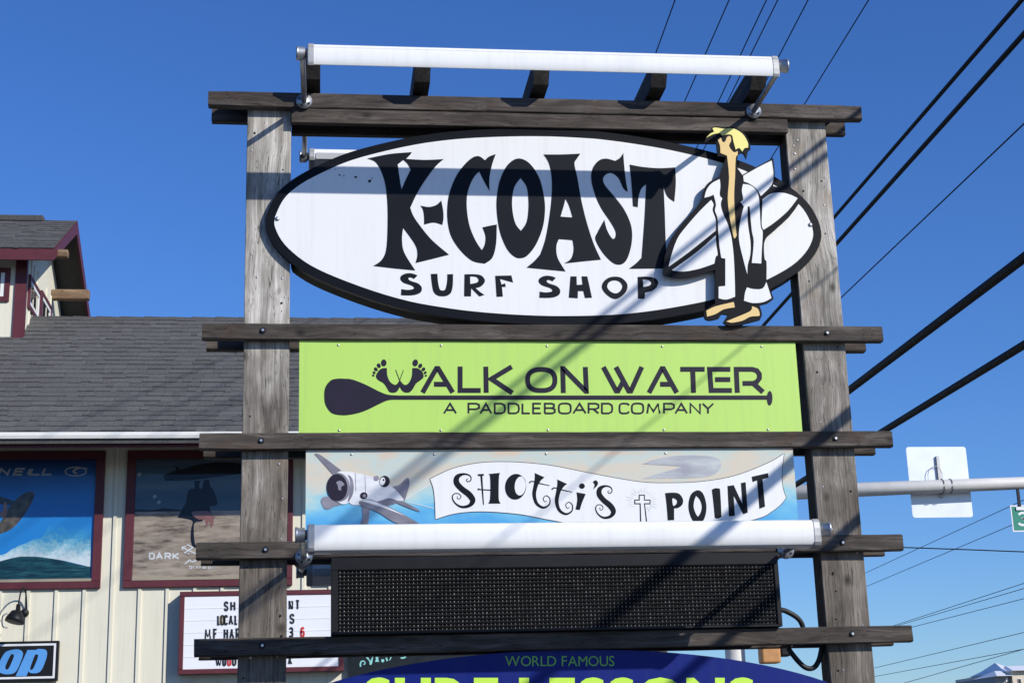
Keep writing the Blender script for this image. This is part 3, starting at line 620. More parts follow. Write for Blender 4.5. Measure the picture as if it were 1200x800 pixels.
flat('cloud_streak', [outline([(130, 105, 1), (220, 72), (350, 50), (520, 48), (640, 70), (650, 140), (540, 192), (130, 203, 1), (230, 172), (400, 122, 1), (250, 112)], **P7)], HL, HT, PCL, hs)
ban = conv([(20, 205, 1), (40, 262), (49, 345), (52, 440, 1), (150, 410), (260, 396), (380, 396), (550, 411), (680, 436), (810, 460), (1000, 500)], S5) + conv([(300, 530), (600, 530), (900, 470), (1000, 420), (1060, 372), (1092, 330, 1), (1070, 262), (1064, 160), (1078, 35, 1), (1000, 85), (850, 150), (700, 197), (500, 226), (300, 233), (150, 229), (0, 208)], P7) + conv([(950, 170), (750, 130), (600, 112), (450, 105), (300, 112), (150, 145)], S5)
bo = outline(ban, n=4)
flat('banner_edge', [[(x, y) for x, y in w2(offset(bo, .7), 0)] and offset(bo, .7)], HL-.0004, HT, DKPUR, hs)
bnr = flat('banner', [bo], HL-.0016, .0012, FACEW, hs)
TL = HL-.0026
def vs_(pts, ox, oy, s, n=5): return (smoothline([(ox+p[0]/s, oy+p[1]/s, p[2]/s) for p in pts], n), False)
S1 = [(243, 204, 4), (233, 208, 4), (237, 219, 5), (252, 218, 6), (261, 203, 6), (250, 183, 8), (215, 176, 13), (180, 192, 28), (175, 226, 34), (205, 262, 34), (248, 295, 36), (270, 330, 32), (250, 360, 20), (205, 368, 14), (167, 346, 9), (150, 312, 7), (163, 291, 6), (188, 291, 5), (201, 308, 5), (191, 322, 4), (179, 316, 4), (181, 305, 4)]
strokes('letter', [vs_(S1, 500, 520, 5)], TL, .001, VINYL, hs)
strokes('letter', [vs_([(987+(x-147)/143*125, 240+(y-170)/205*198, w_*.92) for x, y, w_ in S1], 500, 520, 5)], TL, .001, VINYL, hs)
strokes('letter', [([(500+320/5, 520+180/5, 2.4), (500+333/5, 520+356/5, 1.2)], False), ([(560, 556.4, 2.2), (567, 556, 2.2)], False), ([(500+300/5, 520+264/5, 2.6), (500+312/5, 520+266/5, 1.2), (500+390/5, 520+271/5, 1.2)], False),
                    vs_([(397, 172, 66), (398, 190, 52), (398, 260, 48), (397, 325, 52), (397, 348, 72)], 500, 520, 5, 3)], TL, .001, VINYL, hs)
flat('letter', [ell(521, 250, 62, 76, 500, 520, 5, rot=.12), ell(549, 245, 33, 56, 500, 520, 5, rot=.1)], TL, .001, VINYL, hs)
for dx, dy in ((0, 0), (132, 38)):
    strokes('letter', [vs_([(662+dx, 182+dy, 64), (652+dx, 205+dy, 40), (640+dx, 240+dy, 26), (630+dx, 295+dy, 22), (645+dx, 348+dy, 18), (684+dx, 372+dy, 13), (718+dx, 354+dy, 8), (722+dx, 320+dy, 6), (701+dx, 302+dy, 5), (683+dx, 318+dy, 5), (692+dx, 338+dy, 4), (704+dx, 332+dy, 4)], 500, 520, 5),
                       vs_([(601+dx, 228+dy, 9), (618+dx, 218+dy, 6), (660+dx, 230+dy, 6), (720+dx, 243+dy, 4)], 500, 520, 5)], TL, .001, VINYL, hs)
flat('letter', [outline([(878, 282, 1), (932, 292, 1), (910, 345), (897, 386, 1), (872, 383, 1), (882, 330)], **S5)], TL, .001, VINYL, hs)
flat('letter_dot', [ell(910, 246, 17, 16, 500, 520, 5)], TL, .001, VINYL, hs)
flat('apostrophe', [outline([(975, 222), (990, 212), (1004, 225), (998, 245), (975, 265, 1), (984, 240)], **S5)], TL, .001, VINYL, hs)
for cs in ([[(282, 300, 1), (330, 296), (375, 303), (402, 340), (398, 375), (372, 398), (343, 402, 1), (343, 480, 1), (300, 482, 1), (292, 380)], [(332, 335), (358, 345), (362, 362), (352, 378), (336, 382)]],
           [[(500, 280), (535, 300), (556, 360), (558, 420), (540, 480), (500, 505), (465, 480), (442, 420), (440, 360), (458, 305)], [(490, 318, 1), (515, 345), (528, 390), (520, 430), (502, 458, 1), (485, 430), (474, 390), (478, 350)]],
           [[(595, 277, 1), (620, 266), (650, 270, 1), (656, 360), (660, 460, 1), (635, 470), (615, 466, 1), (606, 370)]],
           [[(700, 252, 1), (742, 246, 1), (800, 372, 1), (790, 232, 1), (822, 226, 1), (836, 430, 1), (806, 441, 1), (742, 318, 1), (750, 450, 1), (710, 456, 1)]],
           [[(862, 190, 1), (972, 165, 1), (975, 196, 1), (935, 206, 1), (952, 390, 1), (914, 405, 1), (898, 215, 1), (868, 226, 1)]]):
    flat('letter', [outline(c, n=4, **P7) for c in cs], TL, .001, VINYL, hs)
flat('cross_outline', [outline([(106, 310, 1), (147, 310, 1), (147, 343, 1), (185, 343, 1), (185, 374, 1), (148, 374, 1), (162, 490, 1), (115, 490, 1), (112, 374, 1), (76, 374, 1), (76, 343, 1), (106, 343, 1)], **P7)], TL, .001, VINYL, hs)
flat('cross', [outline([(113, 317, 1), (140, 317, 1), (140, 350, 1), (178, 350, 1), (178, 367, 1), (140, 367, 1), (153, 490, 1), (123, 490, 1), (119, 367, 1), (83, 367, 1), (83, 350, 1), (113, 350, 1)], **P7)], TL-.0008, .0008, FACEW, hs)
for k in range(26):
    t = 2*math.pi*k/26+.07; r1 = 62+10*(k % 2); r2 = 92+24*((k*7) % 3)/2
    if abs(math.sin(t)-1) < .12: continue
    strokes('ray', [([(730+(128+r1*math.cos(t))/5.714, 525+(352+r1*math.sin(t)*.8)/5.714, .35), (730+(128+r2*math.cos(t))/5.714, 525+(352+r2*math.sin(t)*.8)/5.714, .15)], False)], TL, .0008, PRINTG, hs)
plane = [
 ('tow_line', PRINTW, None, [((690, 390), (862, 280)), ((700, 405), (892, 452))]),
 ('wing', PG2, [(50, 70, 1), (92, 76), (240, 185, 1), (180, 215, 1)], None),
 ('wing', PG2, [(95, 402, 1), (115, 372), (180, 376), (240, 420), (190, 440), (150, 460), (118, 450)], None),
 ('wheel_strut', PG2, [(385, 440, 1), (440, 450, 1), (430, 560, 1), (372, 560, 1), (390, 510)], None),
 ('tail_fin', PG2, [(605, 298, 1), (650, 285), (690, 246), (714, 240), (718, 290), (685, 402, 1), (640, 350)], None),
 ('fuselage', PG1, [(260, 192, 1), (340, 202), (480, 238), (580, 290), (640, 340), (682, 395, 1), (640, 408), (560, 430), (440, 432), (360, 430), (290, 400)], None),
 ('belly_shade', PG2, [(430, 420, 1), (520, 395), (580, 380), (640, 400), (660, 404, 1), (560, 432), (440, 433, 1)], None),
 ('panel_line', PG2, [(336, 202, 1), (340, 203, 1), (344, 330, 1), (340, 330, 1)], None),
 ('panel_line', PG2, [(405, 218, 1), (408, 219, 1), (412, 350, 1), (408, 350, 1)], None),
 ('tail_plane', PG2, [(620, 398, 1), (680, 405), (785, 462), (775, 471), (650, 422)], None),
 ('wing', PG2, [(365, 402, 1), (440, 388), (580, 443), (700, 505), (790, 560, 1), (640, 560), (500, 480), (380, 432)], None),
 ('wing_highlight', PG1, [(380, 400, 1), (440, 394), (570, 445), (690, 505), (600, 470), (470, 425)], None),
]
lay = 0
for nm, m_, pts, lines in plane:
    lay += 1; Yp = HL-.0003*lay
    if pts: flat(nm, [outline(pts, n=4, **A6)], Yp, .0008, m_, hs)
    else:
        for a, b_ in lines: strokes(nm, [([(360+a[0]/6, 520+a[1]/6, .5), (360+b_[0]/6, 520+b_[1]/6, .7)], False)], Yp, .0008, m_, hs)
flat('cowling', [ell(250, 308, 76, 116, rot=-.12, **A6)], HL-.0037, .0008, PG1, hs)
flat('cowling_band', [outline([(285, 215), (315, 240), (328, 300), (318, 360), (285, 410), (296, 350), (302, 300), (298, 250)], **A6)], HL-.0041, .0008, PG2, hs)
flat('cowling_ring', [ell(222, 304, 80, 102, rot=-.1, **A6)], HL-.0044, .0008, PG2, hs)
flat('engine', [ell(211, 305, 72, 95, rot=-.05, **A6)], HL-.0048, .0008, DKPUR, hs)
flat('propeller_hub', [outline([(205, 268), (235, 258), (262, 285), (240, 300), (238, 325), (220, 320), (215, 290)], **A6)], HL-.0052, .0008, PG2, hs)
flat('pilot', [ell(545, 262, 36, 40, rot=0, **A6)], HL-.0041, .0008, DKPUR, hs)
flat('pilot_face', [ell(530, 262, 18, 28, rot=.2, **A6)], HL-.0045, .0008, FACEW, hs)
flat('goggle', [ell(536, 252, 6, 8, **A6)], HL-.0049, .0008, DKPUR, hs)
flat('windshield', [ell(487, 240, 18, 18, **A6)], HL-.0041, .0008, PG2, hs)
flat('exhaust', [ell(398, 362, 26, 24, **A6)], HL-.0041, .0008, DKPUR, hs)
flat('exhaust', [ell(402, 364, 12, 12, **A6)], HL-.0045, .0008, PG2, hs)
screws(hs, [(412, 532.3), (509, 532), (640, 531.4), (780, 530.8)], HY)

# ---------------------------------------------------------------- LED message board
EY = -.035
led = thing('led_message_board', 'black LED message board with rows of tiny grey lamps, switched off', 'message board', (.38, 0, 2.56))
la = at(388, 700, EY).x; lb = at(914.5, 695, EY).x; lz1 = BZ[3]-BH-.006; lz0 = BZ[4]+.004
ix0, ix1, iz0, iz1 = la+.075, lb-.030, lz0+.045, lz1-.055
iz1 = at(640, 664, EY).z; iz0 = at(640, 736, EY).z; ix0 = at(396, 700, EY).x; ix1 = at(909, 690, EY).x
box('cabinet', (la, EY+.012, lz0), (lb, EY+.20, lz1), LEDC, led, .003)
box('frame_rail', (la, EY, iz1), (lb, EY+.0118, lz1), BLK, led, .002)
box('frame_rail', (la, EY, lz0), (lb, EY+.0118, iz0), BLK, led, .002)
box('frame_rail', (la, EY, iz0+.0005), (ix0, EY+.0118, iz1-.0005), BLK, led, .002)
box('frame_rail', (ix1, EY, iz0+.0005), (lb, EY+.0118, iz1-.0005), BLK, led, .002)
NR, NC = 16, 110; vv = []; ff = []; lv = []; lf = []
random.seed(5)
for r in range(NR):
    z = iz0+(r+.5)*(iz1-iz0)/NR
    b0 = len(lv); h = (iz1-iz0)/NR
    lv += boxv((ix0, EY+.002, z+h*.32), (ix1, EY+.0118, z+h*.42)); lf += [tuple(i+b0 for i in f) for f in BOXF]
    for c in range(NC):
        x = ix0+(c+.5)*(ix1-ix0)/NC; b0 = len(vv); rw = .0021+random.uniform(-.0007, .0008); rh = .0040+random.uniform(-.0012, .001); y = EY+.0118; zz = z-.002
        vv += [(x-rw, y, zz-rh), (x+rw, y, zz-rh), (x+rw, y, zz+rh), (x-rw, y, zz+rh), (x, y-.006, zz+rh*.3)]
        ff += [tuple(b0+i for i in t) for t in ((0, 1, 4), (1, 2, 4), (2, 3, 4), (3, 0, 4))]
struct(mesh('lamps', vv, ff, LEDD, led), 'stuff')
struct(mesh('louvers', lv, lf, LEDC, led), 'stuff')
# flexible conduit from the message board into the post
cp = [at(914, 714, .1), at(922, 716, .12), at(936, 725, .13), at(941, 738, .15), at(932, 748, .15), at(924, 757, .15), at(931, 769, .15), at(943, 781, .15), at(953, 782, .15), at(960, 772, .15), at(964, 752, .15)]
tag(tube('conduit', arc_pts(cp, 6), .0145, BLK2, None, 10), 'black flexible conduit looping from the message board to the post', 'conduit')

# ---------------------------------------------------------------- lessons sign under the frame
LY = .03
ls_ = thing('lessons_sign', 'deep blue oval surf lessons sign hung under the lowest crossbeam', 'shop sign', (.4, .05, 1.75))
xa, xb = at(652-388, 780, LY).x, at(652+392, 780, LY).x; top = at(650, 761, LY).z; cxm = (xa+xb)/2; hw = (xb-xa)/2
zc = top-.52
ell_ = [(cxm+hw*math.cos(t), zc+.52*math.sin(t)) for t in [k*2*math.pi/96 for k in range(96)]]
ell_ = [(min(PX[1][0]-.002, max(PX[0][1]+.002, x)), z) for x, z in ell_]
flatw('panel', [ell_], LY, .05, BLUE, ls_)
def text_fit(name, s, x0, x1, y0, y1, Y, th, m, parent, bold=0., shear=0.):
    "built-in sans lettering fitted to a measured box, each character its own mesh"
    adv = []; base = None
    for i, ch in enumerate(s):
        if ch == ' ': continue
        cu = bpy.data.curves.new('t', 'FONT'); cu.body = s[:i+1]; cu.resolution_u = 3; cu.offset = bold; cu.shear = shear; cu.fill_mode = 'FRONT'
        cu.body = ch; o1 = bpy.data.objects.new('t', cu); me = o1.to_mesh(); P = [v.co.copy() for v in me.vertices]; Fc = [tuple(p.vertices) for p in me.polygons]; o1.to_mesh_clear()
        bpy.data.objects.remove(o1); bpy.data.curves.remove(cu); adv.append((i, P, Fc))
    pen = 0; L = []; k = 0
    for i, ch in enumerate(s):
        if ch == ' ': pen += .32; continue
        _, P, Fc = adv[k]; k += 1
        mn = min(p.x for p in P); mxx = max(p.x for p in P); L.append(([(p.x-mn+pen, p.y) for p in P], Fc)); pen += mxx-mn+.075
    W = pen-.075; H0 = min(p[1] for q, _ in L for p in q); H1 = max(p[1] for q, _ in L for p in q)
    for q, Fc in L:
        vs2 = []
        for x, y in q:
            v = at(x0+(x1-x0)*x/W, y1-(y1-y0)*(y-H0)/(H1-H0), Y); vs2.append((v.x, Y, v.z))
        mesh(name, vs2, Fc, m, parent, fix=False)
text_fit('letter', 'WORLD FAMOUS', 592, 720, 768, 780, LY-.002, .001, DKGRN, ls_)
text_fit('letter', 'SURF LESSONS', 428, 884, 793, 833, LY-.002, .001, LIME, ls_, .045)

# ---------------------------------------------------------------- sign lights (two in front, two behind)
def make_light(under):
    t = thing('sign_light', 'x', 'light fixture', (0, 0, 0))
    hl = (-1.292, 1.292) if under else (-1.305, 1.305); AL = .68 if under else .598
    if under: prof = [(-.030, -.066), (-.040, -.052), (-.043, -.02), (-.042, .015), (-.036, .045), (-.028, .058), (-.012, .064), (.03, .062), (.046, .03), (.052, -.02), (.050, -.074), (.0, -.0745)]
    else: prof = [(-.036, -.064), (-.042, -.050), (-.044, -.02), (-.042, .015), (-.038, .034), (-.033, .037), (-.035, .044), (-.030, .058), (-.012, .064), (.025, .060), (.042, .03), (.046, .0), (.040, -.02), (-.022, -.060)]
    n = len(prof)
    V = [(hl[0], y, z) for y, z in prof]+[(hl[1], y, z) for y, z in prof]
    hsn = mesh('housing', V, [(i, (i+1) % n, n+(i+1) % n, n+i) for i in range(n)]+[tuple(range(n)), tuple(range(n, 2*n))], WHITE_EN, t)
    for p in hsn.data.polygons: p.use_smooth = len(p.vertices) == 4 and abs(p.normal.x) < .1
    hsn.data.set_sharp_from_angle(angle=math.radians(32))
    yb = .0525 if under else .0468
    box('lens', (hl[0]+.02, yb, -.016), (hl[1]-.02, yb+.004, .026), LENS, t)
    for sg, x in ((-1, hl[0]), (1, hl[1])):
        V = []
        for xx, k in ((x-sg*.010, 1.07), (x+sg*.020, 1.07), (x+sg*.026, .94)): V += [(xx, y*k, z*k) for y, z in prof]
        mesh('end_cap', V, [(a*n+i, a*n+(i+1) % n, (a+1)*n+(i+1) % n, (a+1)*n+i) for a in (0, 1) for i in range(n)]+[tuple(range(2*n, 3*n)), tuple(range(n))], GREYCAP, t)
        kx = x+sg*.026; kz = .016
        tube('knob', [(kx, 0, kz), (kx+sg*.012, 0, kz), (kx+sg*.013, 0, kz), (kx+sg*.048, 0, kz), (kx+sg*.049, 0, kz), (kx+sg*.060, 0, kz)], [.026, .026, .037, .037, .041, .039], STEEL, t, 18)
        ax = kx+sg*.028
        arm = tube('arm', [(ax, .0, kz), (ax-sg*.002, .10, kz), (ax-sg*.006, AL-.013, .0)], .0165, STEEL, t, 12)
        tube('flange', [(ax-sg*.006, AL-.012, 0), (ax-sg*.006, AL-.004, 0), (ax-sg*.006, AL-.001, 0)], [.047, .047, .041], STEEL, arm, 20)
        for a in (-.5, 1.1, 2.7, 4.3): tube('flange_bolt', [(ax-sg*.006+.031*math.cos(a), AL-.018, .031*math.sin(a)), (ax-sg*.006+.031*math.cos(a), AL-.011, .031*math.sin(a))], .006, BLK, arm, 6)
    return t
def copy_tree(o, parent=None):
    c = o.copy(); COL.objects.link(c); c.parent = parent
    for ch in list(o.children): copy_tree(ch, c)
    return c
l1 = make_light(False); l2 = make_light(True)
cxl = (at(358.3, 118, 0).x+at(881, 131.5, 0).x)/2
spots = [((cxl, -.598, at(640, 73.5, -.598).z), 0, 'long white tube light mounted out from the topmost beam, above the oval sign'),
         ((cxl+.003, -.68, at(640, 627, -.68).z), 0, 'long white tube light in front of the airplane banner, above the message board'),
         ((cxl+.0, .885, 5.45), math.pi, 'white tube light behind the oval sign, on the rear beams'),
         ((cxl, .885, 2.80), math.pi, 'white tube light behind the message board, on the rear beams')]
for i, (loc, rz, lab) in enumerate(spots):
    o = l1 if i == 0 else l2 if i == 1 else copy_tree(l1)
    o.location = loc; o.rotation_euler.z = rz; o['label'] = lab; o['group'] = 'tube lights on the sign frame'

# ---------------------------------------------------------------- shop building behind
YW = 9.40; EVY, EVZ = 8.5, 5.357; SL = .781; RY = 11.19; RZ = EVZ+SL*(RY-EVY); BX0, BX1 = -11.0, 1.0
shop = thing('shop_building', 'cream board and batten shop with dark shingle roof, maroon trim and poster windows', 'building', (-5, 11.2, 0))
box('wall', (BX0, YW, .0), (BX1, 13.0, 5.75), CREAM, shop)
gv = [(BX0, YW, 5.30), (BX0, 13.0, 5.30), (BX0, RY, 7.3)]
for x in (BX0+.001, BX1-.001):
    mesh('gable', [(x, YW, 5.30), (x, 13.0, 5.30), (x, RY, RZ-.25), (x-.05, YW, 5.30), (x-.05, 13, 5.30), (x-.05, RY, RZ-.25)], [(0, 1, 2), (3, 4, 5), (0, 1, 4, 3), (1, 2, 5, 4), (2, 0, 3, 5)], CREAM, shop)
def roof_slab(name, x0, x1, ya, za, yb, zb, th, m, parent):
    V = [(x0, ya, za), (x1, ya, za), (x1, yb, zb), (x0, yb, zb)]; V += [(x, y, z-th) for x, y, z in V]
    return mesh(name, V, [(0, 1, 2, 3), (4, 5, 6, 7), (0, 1, 5, 4), (1, 2, 6, 5), (2, 3, 7, 6), (3, 0, 4, 7)], m, parent)
RX0, RX1 = BX0-.4, BX1+.35
rf = roof_slab('roof', RX0, RX1, EVY+.02, EVZ-.012, RY, RZ-.028, .12, SHING, shop)
roof_slab('roof', RX0, RX1, 13.9, EVZ-.012, RY+.002, RZ-.028, .12, SHING, shop)
def shingles(parent, x0, x1, ya, za, yb, zb, lap=.142, seed=1, name='shingles'):
    rnd = random.Random(seed); d = Vector((0, yb-ya, zb-za)); Ls = d.length; d.normalize(); nrm = Vector((0, -d.z, d.y))
    if nrm.z < 0: nrm = -nrm
    nc = int(Ls/lap)+1; V = []; Fc = []; tone = []
    for r in range(nc):
        x = x0-rnd.uniform(0, .3); s0 = r*lap; s1 = min(s0+lap*1.15, Ls)
        rowt = rnd.uniform(-.12, .12)
        while x < x1:
            wv = rnd.choice((.07, .1, .14, .19, .26)); xe = min(x+wv, x1); xs = max(x, x0)
            if xe > xs+.01:
                th = rnd.choice((.005, .009, .013)); sj = s0+rnd.choice((-.014, -.004, 0, .006)); b0 = len(V)
                a = Vector((0, ya, za))+d*sj; b_ = Vector((0, ya, za))+d*s1
                at0 = a+nrm*(th+.003); bt = b_+nrm*.001; ab = a-nrm*.002
                for p in (at0, bt, ab): V += [(xs, p.y, p.z), (xe-.002, p.y, p.z)]
                Fc += [(b0, b0+1, b0+3, b0+2), (b0+4, b0+5, b0+1, b0), (b0, b0+2, b0+4), (b0+1, b0+5, b0+3)]
                t = min(1, max(0, rnd.gauss(.5, .12)+rowt*.4)); tone += [t]*4
            x = xe if xe > x else x+wv
    o = mesh(name, V, Fc, SHING, parent, fix=False); struct(o, 'stuff')
    ca = o.data.attributes.new('tone', 'FLOAT', 'FACE')
    for i, t in enumerate(tone): ca.data[i].value = t
    return o
shingles(shop, RX0, RX1, EVY+.01, EVZ-.002, RY, RZ-.018, .132, 2)
# ridge caps
for k in range(int((RX1-RX0)/.3)):
    x = RX0+k*.3; h = random.uniform(-.018, -.014)
    mesh('ridge_cap', [(x, RY-.13, RZ-.105+h), (x+.31, RY-.13, RZ-.112+h), (x+.31, RY, RZ+.012+h), (x, RY, RZ+.022+h), (x, RY+.13, RZ-.105+h), (x+.31, RY+.13, RZ-.112+h)], [(0, 1, 2, 3), (3, 2, 5, 4)], SHING, shop, fix=False)
# gutter (profiled), fascia, soffit
gp = [(0, 0), (0, -.035), (.012, -.068), (.10, -.068), (.10, -.004), (.092, -.004), (.092, -.060), (.018, -.060), (.008, -.03), (.008, 0)]
n = len(gp); V = [(RX0, EVY+y-.02, EVZ+z-.012) for y, z in gp]+[(RX1, EVY+y-.02, EVZ+z-.012) for y, z in gp]
mesh('gutter', V, [(i, (i+1) % n, n+(i+1) % n, n+i) for i in range(n)], GUTW, shop)
box('fascia', (RX0, EVY+.082, EVZ-.16), (RX1, EVY+.11, EVZ-.085), MAROON, shop)
V = [(x, y, z) for y, z in ((EVY+.111, EVZ-.158), (YW-.001, EVZ+.42), (YW-.001, EVZ+.44), (EVY+.111, EVZ-.138)) for x in (RX0, RX1)]
mesh('soffit', V, [(0, 1, 3, 2), (2, 3, 5, 4), (4, 5, 7, 6), (6, 7, 1, 0), (0, 2, 4, 6), (1, 3, 5, 7)], SOFF, shop)
# windows with posters
wz0, wz1 = at(130, 689, YW).z, at(130, 528.5, YW).z; wx = at(147, 610, YW).x; wxr = at(343.2, 610, YW).x; ww = wxr-wx; w1r = at(121, 610, YW).x
gap = wx-w1r; FWd = .098
wins = []
for k, x0 in enumerate((w1r-ww, wx, wxr+gap)):
    x1 = x0+ww; wo = box('window', (x0+FWd, YW-.012, wz0+FWd), (x1-FWd, YW-.001, wz1-FWd), DARKIN, shop)
    box('casing', (x0, YW-.045, wz1-FWd), (x1, YW-.0008, wz1), MAROON, wo, .004)
    box('casing', (x0, YW-.045, wz0), (x1, YW-.0008, wz0+FWd*.8), MAROON, wo, .004)
    box('casing', (x0, YW-.044, wz0+FWd*.8+.001), (x0+FWd, YW-.0008, wz1-FWd-.001), MAROON, wo, .004)
    box('casing', (x1-FWd, YW-.044, wz0+FWd*.8+.001), (x1, YW-.0008, wz1-FWd-.001), MAROON, wo, .004)
    box('sill', (x0+FWd+.001, YW-.05, wz0+FWd*.8), (x1-FWd-.001, YW-.014, wz0+FWd+.012), SOFF, wo)
    box('pane', (x0+FWd, YW-.028, wz0+FWd+.013), (x1-FWd, YW-.025, wz1-FWd), GLASS, wo)
    wins.append((wo, x0+FWd, x1-FWd, wz0+FWd+.012, wz1-FWd))
PO = YW-.0145
# surf wave poster
wo, x0, x1, z0, z1 = wins[0]
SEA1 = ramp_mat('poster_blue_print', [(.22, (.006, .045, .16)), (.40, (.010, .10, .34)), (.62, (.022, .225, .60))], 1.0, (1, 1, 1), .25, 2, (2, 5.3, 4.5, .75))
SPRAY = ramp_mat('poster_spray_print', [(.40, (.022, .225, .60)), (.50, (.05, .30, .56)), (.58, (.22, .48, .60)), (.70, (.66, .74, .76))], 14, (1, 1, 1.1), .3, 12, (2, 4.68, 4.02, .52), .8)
SWELL = ramp_mat('poster_swell_print', [(.36, (.004, .022, .036)), (.52, (.008, .055, .07)), (.7, (.03, .13, .15))], 9, (.6, 1, 4.5), .3, 7, None, .65)
box('poster', (x0+.002, PO, z0), (x1-.002, PO+.0018, z1-.002), SEA1, wo)
D1 = dict(ox=0, oy=525, s=4.708)
spr = [(-400, 720, 1), (-400, 560), (-200, 600), (0, 590), (60, 560), (110, 535), (150, 520), (190, 500), (230, 490), (262, 440), (285, 400), (300, 362), (325, 400), (350, 430), (375, 445), (400, 420), (420, 380), (440, 400), (455, 360), (480, 352), (502, 360, 1), (500, 655, 1), (440, 640), (330, 615), (200, 600), (100, 615), (0, 640), (-100, 720)]
flat('poster_spray', [[(max(at_[0], -1e4), at_[1]) for at_ in outline(spr, n=3, **D1)]], PO-.001, .0009, SPRAY, wo)
flat('poster_swell', [outline([(-380, 735, 1), (-380, 640), (-150, 660), (0, 622), (90, 600), (150, 596), (230, 600), (330, 616), (430, 640), (502, 654, 1), (498, 733, 1)], n=3, **D1)], PO-.002, .0009, SWELL, wo)
BRD = ramp_mat('poster_board_print', [(.35, (.04, .035, .03)), (.55, (.10, .085, .065)), (.68, (.22, .17, .12))], 12, (1, 1, 1), .3)
SKN = mat('poster_skin_print', (.36, .17, .11), .35, 0, .3, 12)
flat('poster_surfboard', [outline([(-60, 455), (-10, 420), (25, 372), (55, 318), (95, 275), (140, 246), (172, 238), (188, 246), (185, 275), (160, 325), (120, 385), (75, 435), (25, 463), (-60, 485)], n=4, **D1)], PO-.002, .0009, BRD, wo)
flat('poster_sleeve', [outline([(-60, 252), (0, 266), (60, 284), (84, 300), (60, 312), (0, 308), (-60, 300)], n=4, **D1)], PO-.003, .0009, mat('poster_sleeve_print', (.02, .022, .03), .35, 0, .3, 12), wo)
flat('poster_hand', [outline([(22, 300), (36, 302), (40, 340), (36, 368), (14, 382), (-2, 362), (12, 345)], n=4, **D1)], PO-.004, .0009, SKN, wo)
for ch, a, b_ in (('O', -118, -68), ('N', -12, 46), ('E', 70, 128), ('I', 142, 162), ('L', 160, 222), ('L', 228, 290)):
    glyph(ch, a/4.708, b_/4.708, 525+108/4.708, 525+150/4.708, 2.2, PO-.0015, .001, PRINTG, wo, shear=.35 if ch != 'O' else .3)
strokes('poster_logo', [([(( (418+58*math.cos(t))/4.708), 525+(128+24*math.sin(t))/4.708, 1.4) for t in [k*math.pi/14 for k in range(28)]], True), (smoothline([(425/4.708, 525+140/4.708, 2), (405/4.708, 525+128/4.708, 2.4), (425/4.708, 525+112/4.708, 2), (455/4.708, 525+108/4.708, 1.2), (485/4.708, 525+112/4.708, .7)], 4), False)], PO-.0015, .001, PRINTG, wo)
# beach poster
wo, x0, x1, z0, z1 = wins[1]
SAND = ramp_mat('poster_sand_print', [(.32, (.11, .08, .058)), (.45, (.30, .235, .175)), (.6, (.42, .34, .265)), (.75, (.50, .42, .335))], 7, (.6, 1, 3.2), .3, 8, None, .68)
HAZE = ramp_mat('poster_sky_print', [(.35, (.055, .10, .15)), (.65, (.12, .165, .20))], 2, (.4, 1, 3), .3, 3)
SURFER = mat('poster_wetsuit_print', (.007, .008, .014), .4, 0, .35, 10, spec=.15)
FLESH = mat('poster_flesh_print', (.24, .10, .085), .35, 0, .35, 14)
D2 = dict(ox=140, oy=525, s=4.703)
zs = at(220, 525+345/4.703, PO).z
box('poster', (x0+.002, PO, z0), (x1-.002, PO+.0018, zs), SAND, wo)
box('poster', (x0+.002, PO, zs), (x1-.002, PO+.0018, z1-.002), HAZE, wo)
flat('poster_treeline', [outline([(84, 350, 1), (84, 338), (180, 340), (240, 330), (300, 336), (350, 340), (420, 346, 1)], n=3, **D2)], PO-.001, .0009, SURFER, wo)
flat('poster_surfboard', [outline([(240, 150, 1), (290, 128), (315, 118), (300, 98), (325, 105), (335, 116), (430, 92), (540, 76), (640, 80), (720, 92), (790, 110), (700, 135), (600, 150), (480, 165), (380, 176), (252, 180, 1)], n=4, **D2)], PO-.0025, .0009, SURFER, wo)
flat('poster_figure', [outline([(410, 180, 1), (445, 178, 1), (440, 215), (455, 220), (465, 175, 1), (495, 172, 1), (500, 205), (525, 245), (540, 300), (525, 318), (500, 318), (502, 350), (520, 390), (470, 385), (455, 402), (415, 410), (410, 460), (415, 520), (428, 545, 1), (405, 545), (392, 500), (395, 440), (400, 398), (320, 382, 1), (345, 335), (368, 295), (372, 250), (395, 222), (415, 222)], n=3, **D2)], PO-.001, .0009, SURFER, wo)
flat('poster_legs', [outline([(400, 350), (450, 345), (500, 352), (520, 400), (505, 440), (495, 400), (480, 435), (470, 395), (440, 392), (410, 375)], n=3, **D2)], PO-.002, .0009, FLESH, wo)
for ch, a, b_ in (('D', 162, 196), ('A', 200, 240), ('R', 248, 284), ('K', 292, 330)): glyph(ch, 140+a/4.703, 140+b_/4.703, 525+574/4.703, 525+612/4.703, 1.7, PO-.0015, .001, PRINTW, wo)
for ch, a in zip('DIVISION', (385, 403, 420, 440, 456, 472, 488, 510)): glyph(ch, 140+a/4.703, 140+(a+(7 if ch == 'I' else 15))/4.703, 525+646/4.703, 525+664/4.703, .8, PO-.0015, .001, PRINTW, wo)
strokes('poster_logo', [([(140+x/4.703, 525+y/4.703, 1.3) for x, y in q], False) for q in ([(345, 545), (420, 580)], [(348, 560), (345, 545), (368, 540)], [(372, 530), (405, 545), (355, 578), (385, 582)], [(360, 638), (385, 615), (400, 625), (440, 612)])], PO-.0015, .001, PRINTW, wo)
for q in ((163, 556), (181, 582), (186, 588.5)):
    flat('poster_bird', [outline([(-2, 1), (-1, -2), (1.5, -2.5), (2.5, 0), (0, 1.5)], q[0], q[1], 1, 2)], PO-.001, .0009, PRINTG, wo)
wo, x0, x1, z0, z1 = wins[2]
